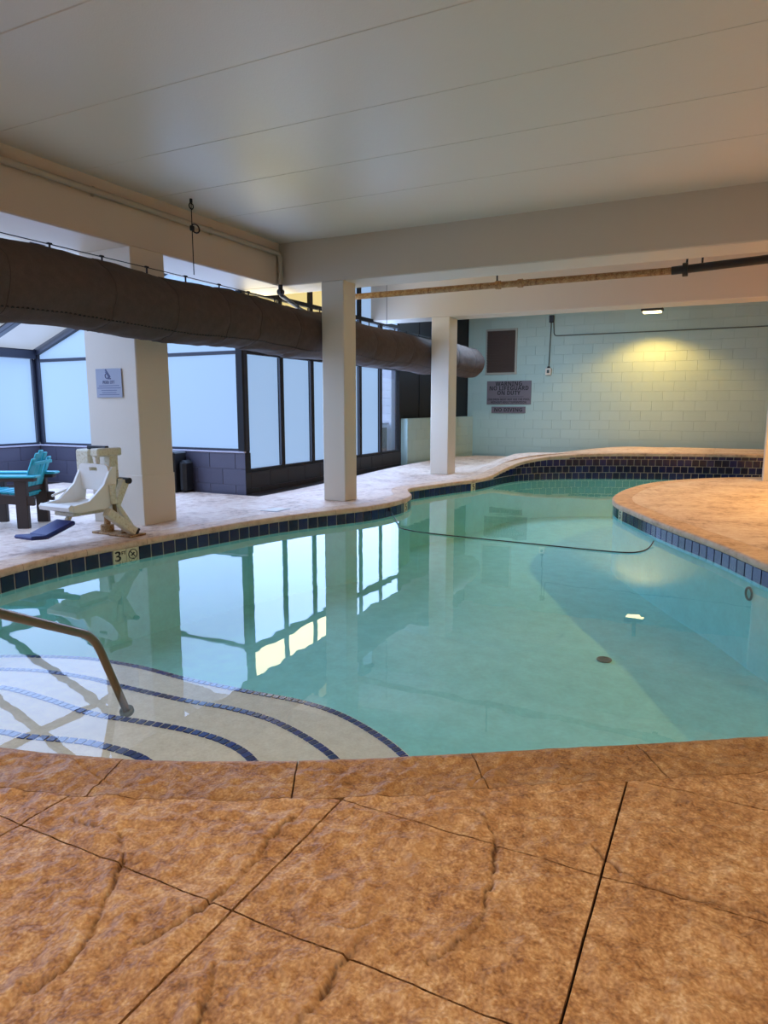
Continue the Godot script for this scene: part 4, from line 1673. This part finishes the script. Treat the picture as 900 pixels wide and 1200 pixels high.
func build_lift() -> void:
	var o := thing("pool_lift", "white rusting pool lift with moulded seat and blue footrest", "pool lift")
	var xn := -6.02     # side towards the pool
	var xf := -6.48     # far side of the seat
	# moulded seat: profile in the side plane, shell swept across the width
	var side := []
	for p in [[80, 594], [82, 601], [95, 603], [112, 602], [124, 599], [129, 590], [130, 570], [131, 548], [129, 544]]:
		var v := on_x(p[0], p[1], xn)
		side.append(Vector2(v.z, v.y))
	var seat_y: float = side[2].y
	var front_z: float = side[0].x
	var back_z: float = side[5].x
	var back_top: float = side[8].y
	var width := 0.46
	var xm := (xn + xf) / 2
	# seat pan with rolled front
	var pan := start()
	var pan_shape := [Vector2(front_z - 0.0, seat_y + 0.085), Vector2(front_z - 0.03, seat_y + 0.11), Vector2(front_z - 0.2, seat_y + 0.085), Vector2(back_z + 0.1, seat_y + 0.075), Vector2(back_z, seat_y + 0.1), Vector2(back_z - 0.03, seat_y + 0.06), Vector2(back_z + 0.08, seat_y + 0.02), Vector2(front_z - 0.12, seat_y + 0.015), Vector2(front_z - 0.01, seat_y + 0.045)]
	var to_side := Transform3D(Basis(Vector3(0, 0, 1), Vector3(0, 1, 0), Vector3(-1, 0, 0)), Vector3(xm, 0, 0))
	extrude(pan, pan_shape, to_side, width)
	var seat := part("seat", pan, M.seat_white, o)
	# side wings: low in front, curving up into the backrest
	for sx in [xn, xf]:
		var wing := start()
		var shape := [Vector2(front_z - 0.06, seat_y + 0.03), Vector2(front_z - 0.05, seat_y + 0.10), Vector2(front_z - 0.25, seat_y + 0.125), Vector2(back_z + 0.22, seat_y + 0.17), Vector2(back_z + 0.08, seat_y + 0.28), Vector2(back_z + 0.0, seat_y + 0.42), Vector2(back_z - 0.05, back_top - 0.03), Vector2(back_z - 0.10, back_top - 0.03), Vector2(back_z - 0.09, seat_y + 0.3), Vector2(back_z - 0.05, seat_y + 0.06), Vector2(back_z + 0.08, seat_y + 0.02)]
		extrude(wing, shape, Transform3D(to_side.basis, Vector3(sx, 0, 0)), 0.03)
		part("wing", wing, M.seat_white, seat)
	# backrest with a hand slot
	var back := start()
	var hb := 0.23
	var zb := back_z - 0.075
	var lean := Transform3D(Basis(Vector3.RIGHT, 0.08), Vector3(xm, 0, zb))
	var y_low := seat_y + 0.21
	var y_top := back_top
	var left := [Vector2(-hb, y_low), Vector2(-0.06, y_low), Vector2(-0.06, y_top - 0.075), Vector2(-0.06, y_top - 0.035), Vector2(-0.06, y_top), Vector2(-hb + 0.05, y_top), Vector2(-hb + 0.012, y_top - 0.02), Vector2(-hb, y_top - 0.06)]
	var right := []
	for p in left:
		right.append(Vector2(-p.x, p.y))
	right.reverse()
	extrude(back, left, lean, 0.03)
	extrude(back, right, lean, 0.03)
	extrude(back, [Vector2(-0.06, y_low), Vector2(0.06, y_low), Vector2(0.06, y_top - 0.075), Vector2(-0.06, y_top - 0.075)], lean, 0.03)
	extrude(back, [Vector2(-0.06, y_top - 0.035), Vector2(0.06, y_top - 0.035), Vector2(0.06, y_top), Vector2(-0.06, y_top)], lean, 0.03)
	part("backrest", back, M.seat_white, o)
	# arm bar on the far side
	part("armrest", tube(start(), [on_x(97, 566, xf - 0.03), on_x(61, 581, xf - 0.03)], 0.014, 8), M.seat_white, o)
	# seat frame
	part("seat_frame", span(Vector3(xf + 0.08, seat_y - 0.03, back_z - 0.06), Vector3(xn - 0.08, seat_y + 0.015, front_z - 0.12), 0.008), M.lift_paint, o)
	# footrest: sloped pad and foot plate
	var f0 := on_x(86, 612, xm + 0.1)
	var f1 := on_x(52, 630, xm + 0.1)
	var f2 := on_x(26, 630, xm + 0.1)
	part("footrest_arm", bar(start(), Vector3(xm, seat_y - 0.02, front_z - 0.2), Vector3(xm, f0.y, f0.z), 0.05, 0.05, 0.008), M.lift_paint, o)
	part("footrest", bar(start(), Vector3(xm, f0.y, f0.z), Vector3(xm, f1.y, f1.z), 0.28, 0.05, 0.015), M.pad_blue, o)
	part("foot_plate", bar(start(), Vector3(xm, f1.y, f1.z - 0.02), Vector3(xm, f1.y + 0.02, f1.z + 0.17), 0.28, 0.04, 0.015), M.pad_blue, o)
	# mast behind the seat
	var xq := -6.2
	var m0 := on_x(133, 604, xq)
	var m1 := on_x(134, 530, xq)
	part("mast", span(Vector3(xq - 0.05, m0.y, m0.z - 0.07), Vector3(xq + 0.05, m1.y, m0.z + 0.05), 0.01), M.lift_paint, o)
	var h0 := on_x(122, 525, xq)
	part("mast_head", bar(start(), Vector3(xq, m1.y + 0.01, m0.z - 0.12), Vector3(xq, m1.y + 0.01, m0.z + 0.22), 0.13, 0.09, 0.015), M.lift_paint, o)
	part("battery_case", span(Vector3(xq - 0.42, h0.y - 0.3, m0.z - 0.05), Vector3(xq - 0.2, h0.y - 0.02, m0.z + 0.12), 0.02), M.lift_paint, o)
	part("battery_bracket", bar(start(), Vector3(xq - 0.3, h0.y, m0.z + 0.03), Vector3(xq, h0.y, m0.z + 0.03), 0.05, 0.04, 0.006), M.black_metal, o)
	part("front_strut", bar(start(), Vector3(xq - 0.02, seat_y + 0.5, m0.z + 0.17), Vector3(xq - 0.02, m1.y, m0.z + 0.19), 0.05, 0.05, 0.008), M.seat_white, o)
	# actuator arms
	var e0 := on_x(146, 563, -6.05)
	var e1 := on_x(135, 592, -6.05)
	part("elbow_arm", bar(start(), e0, e1, 0.09, 0.09, 0.012, Vector3.RIGHT), M.lift_paint, o)
	part("elbow_pin", tube(start(), [e0 + Vector3(-0.08, 0, 0), e0 + Vector3(0.08, 0, 0)], 0.035, 10), M.dark_pipe, o)
	part("upper_link", bar(start(), Vector3(-6.1, e0.y + 0.0, m0.z), e0, 0.04, 0.05, 0.006), M.lift_paint, o)
	var g0 := on_x(136, 590, -6.02)
	var g1 := on_x(155, 618, -6.02)
	part("rear_leg", bar(start(), g0, g1, 0.05, 0.05, 0.008, Vector3.RIGHT), M.lift_paint, o)
	var a0 := on_x(131, 568, -5.98)
	var a1 := on_x(136, 608, -5.98)
	part("actuator", tube(start(), [a0, a0.lerp(a1, 0.55)], 0.035, 12), M.lift_paint, o)
	part("piston", tube(start(), [a0.lerp(a1, 0.5), a1], 0.022, 10), M.bronze, o)
	var k0 := on_x(125, 600, -5.98)
	var k1 := on_x(157, 623, -5.98)
	part("base_arm", bar(start(), k0, k1, 0.1, 0.1, 0.012, Vector3.RIGHT), M.lift_paint, o)
	part("arm_cap", bar(start(), k1, k1 + (k1 - k0).normalized() * 0.03, 0.11, 0.11, 0.01, Vector3.RIGHT), M.black_metal, o)
	# feet
	var b0 := on_y(148, 627)
	part("base_plate", box(start(), Vector3(b0.x + 0.02, 0.012, b0.z), Vector3(0.34, 0.022, 0.24), 0.006), M.rusty, o)
	var b1 := on_y(122, 624)
	part("post_foot", box(start(), Vector3(b1.x + 0.06, 0.012, b1.z), Vector3(0.3, 0.022, 0.2), 0.006), M.rusty, o)
	var ps := start()
	tube(ps, [Vector3(b1.x + 0.06, 0.02, b1.z), Vector3(b1.x + 0.06, 0.1, b1.z)], 0.075, 10)
	tube(ps, [Vector3(b1.x + 0.06, 0.09, b1.z), Vector3(b1.x + 0.08, seat_y, b1.z)], 0.036, 10)
	part("support_post", ps, M.rusty, o)
	part("gusset", bar(start(), Vector3(b0.x, 0.02, b0.z), Vector3(b0.x - 0.02, k1.y + 0.02, b0.z - 0.02), 0.09, 0.09, 0.01, Vector3.RIGHT), M.rusty, o)


# ------------------------------------------------------------------ chair, case, rail, rope

func build_chair() -> void:
	var o := thing("adirondack_chair", "teal slatted garden chair with dark brown frame beside the sunroom", "chair", Vector3(-7.5, 0, -5.3))
	o.rotation.y = deg_to_rad(-62)
	# faces +z; near side at local x = 0
	var wd := 0.58
	for x in [-0.035, -wd + 0.035]:
		part("leg", span(Vector3(x - 0.035, 0.0, -0.06), Vector3(x + 0.035, 0.60, 0.08), 0.006), M.chair_brown, o)
		part("leg", span(Vector3(x - 0.035, 0.0, 0.46), Vector3(x + 0.035, 0.60, 0.58), 0.006), M.chair_brown, o)
		part("side_rail", bar(start(), Vector3(x, 0.33, -0.14), Vector3(x, 0.38, 0.62), 0.05, 0.11, 0.006), M.chair_brown, o)
		part("arm_support", span(Vector3(x - 0.05, 0.57, -0.16), Vector3(x + 0.05, 0.615, 0.66), 0.006), M.chair_brown, o)
		part("armrest", span(Vector3(x - 0.09, 0.615, -0.2), Vector3(x + 0.07, 0.645, 0.72), 0.02), M.chair_teal, o)
	for k in 6:
		var z := 0.04 + 0.1 * k
		part("seat_slat", box(start(), Vector3(-wd / 2, 0.405 + 0.008 * k, z), Vector3(wd - 0.16, 0.025, 0.09), 0.006), M.chair_teal, o)
	var heights := [0.84, 0.90, 0.93, 0.90, 0.84]
	for k in 5:
		var x := -wd / 2 + (k - 2) * 0.1
		part("back_slat", bar(start(), Vector3(x * 0.98 - 0.006, 0.36, 0.05), Vector3(x * 1.0, heights[k], -0.14), 0.088, 0.025, 0.008, Vector3(0, 0, 1)), M.chair_teal, o)
	part("back_brace", span(Vector3(-wd + 0.06, 0.76, -0.16), Vector3(-0.06, 0.80, -0.125), 0.006), M.chair_teal, o)
	part("back_brace", span(Vector3(-wd + 0.06, 0.43, -0.02), Vector3(-0.06, 0.49, 0.01), 0.006), M.chair_brown, o)


func build_black_case() -> void:
	var o := thing("black_case", "black cabinet with framed rust-brown panel beside the low slate wall", "cabinet", Vector3(-8.5, 0, -8.88))
	part("body", span(Vector3(-0.24, 0.0, -0.18), Vector3(0.15, 0.7, 0.14), 0.03), M.case_black, o)
	part("side_body", span(Vector3(0.15, 0.0, -0.2), Vector3(0.3, 0.55, 0.06), 0.05), M.case_black, o)
	part("panel", span(Vector3(-0.22, 0.22, 0.14), Vector3(0.11, 0.58, 0.15), 0.002), M.case_panel, o)
	for q in [[-0.22, 0.56, 0.13, 0.6], [-0.22, 0.2, 0.13, 0.235], [0.1, 0.2, 0.13, 0.6], [-0.24, 0.2, -0.21, 0.6]]:
		part("panel_frame", span(Vector3(q[0], q[1], 0.14), Vector3(q[2], q[3], 0.165), 0.004), M.case_frame, o)


func build_handrail() -> void:
	var o := thing("handrail", "bronze tubular handrail sloping from the deck onto the pool steps", "handrail")
	var foot := Vector3(-3.11, -0.36, -2.77)
	var bend := Vector3(-2.99, 0.225, -2.47)
	var upper := Vector3(-2.62, 0.70, -1.55)
	part("tube", tube(start(), rounded_path([foot, bend, upper, Vector3(-2.55, 0.0, -1.32)], 0.13, 10), 0.0225, 16), M.bronze, o)
	part("flange", tube(start(), [Vector3(-3.105, -0.357, -2.765), Vector3(-3.102, -0.342, -2.758)], 0.042, 16), M.conduit, o)
	part("flange", tube(start(), [Vector3(-2.55, 0.0, -1.32), Vector3(-2.55, 0.03, -1.32)], 0.06, 16), M.bronze, o)


func build_skimmer_lid() -> void:
	var at := on_y(323, 597.5)
	var o := thing("skimmer_lid", "small white lid set in the deck beside the pool edge", "lid", Vector3(at.x, 0, at.z))
	part("lid", box(start(), Vector3(0, 0.004, 0), Vector3(0.24, 0.008, 0.3), 0.003), M.box_white, o)
	part("rim", box(start(), Vector3(0, 0.002, 0), Vector3(0.28, 0.004, 0.34), 0.001), M.ledge, o)


func build_rope() -> void:
	var o := thing("safety_rope", "thin dark rope lying across the water between two pool edges", "rope")
	var pts := []
	for p in [[468, 618], [480, 621.5], [500, 624.5], [550, 630], [600, 635], [650, 640], [700, 645], [735, 647.5], [752, 646], [761, 641.5]]:
		pts.append(on_y(p[0], p[1], WATER + 0.008))
	pts.append(on_y(766, 634, -0.13))
	var first := wall_frame(length_near(-4.57, -9.35), -0.13, 0.01)
	pts.push_front(on_y(466, 613, -0.16))
	pts.push_front(first.origin)
	var curve := Curve3D.new()
	for i in pts.size():
		var t: Vector3 = (pts[mini(i + 1, pts.size() - 1)] - pts[maxi(i - 1, 0)]) / 6.0
		curve.add_point(pts[i], -t, t)
	curve.bake_interval = 0.08
	part("rope", tube(start(), Array(curve.get_baked_points()), 0.0075, 6), M.dark_pipe, o)
	part("hook", tube(start(), [first.origin + Vector3(0, 0.0, 0), first.origin + Vector3(0, 0.05, 0)], 0.02, 8), M.dark_pipe, o)
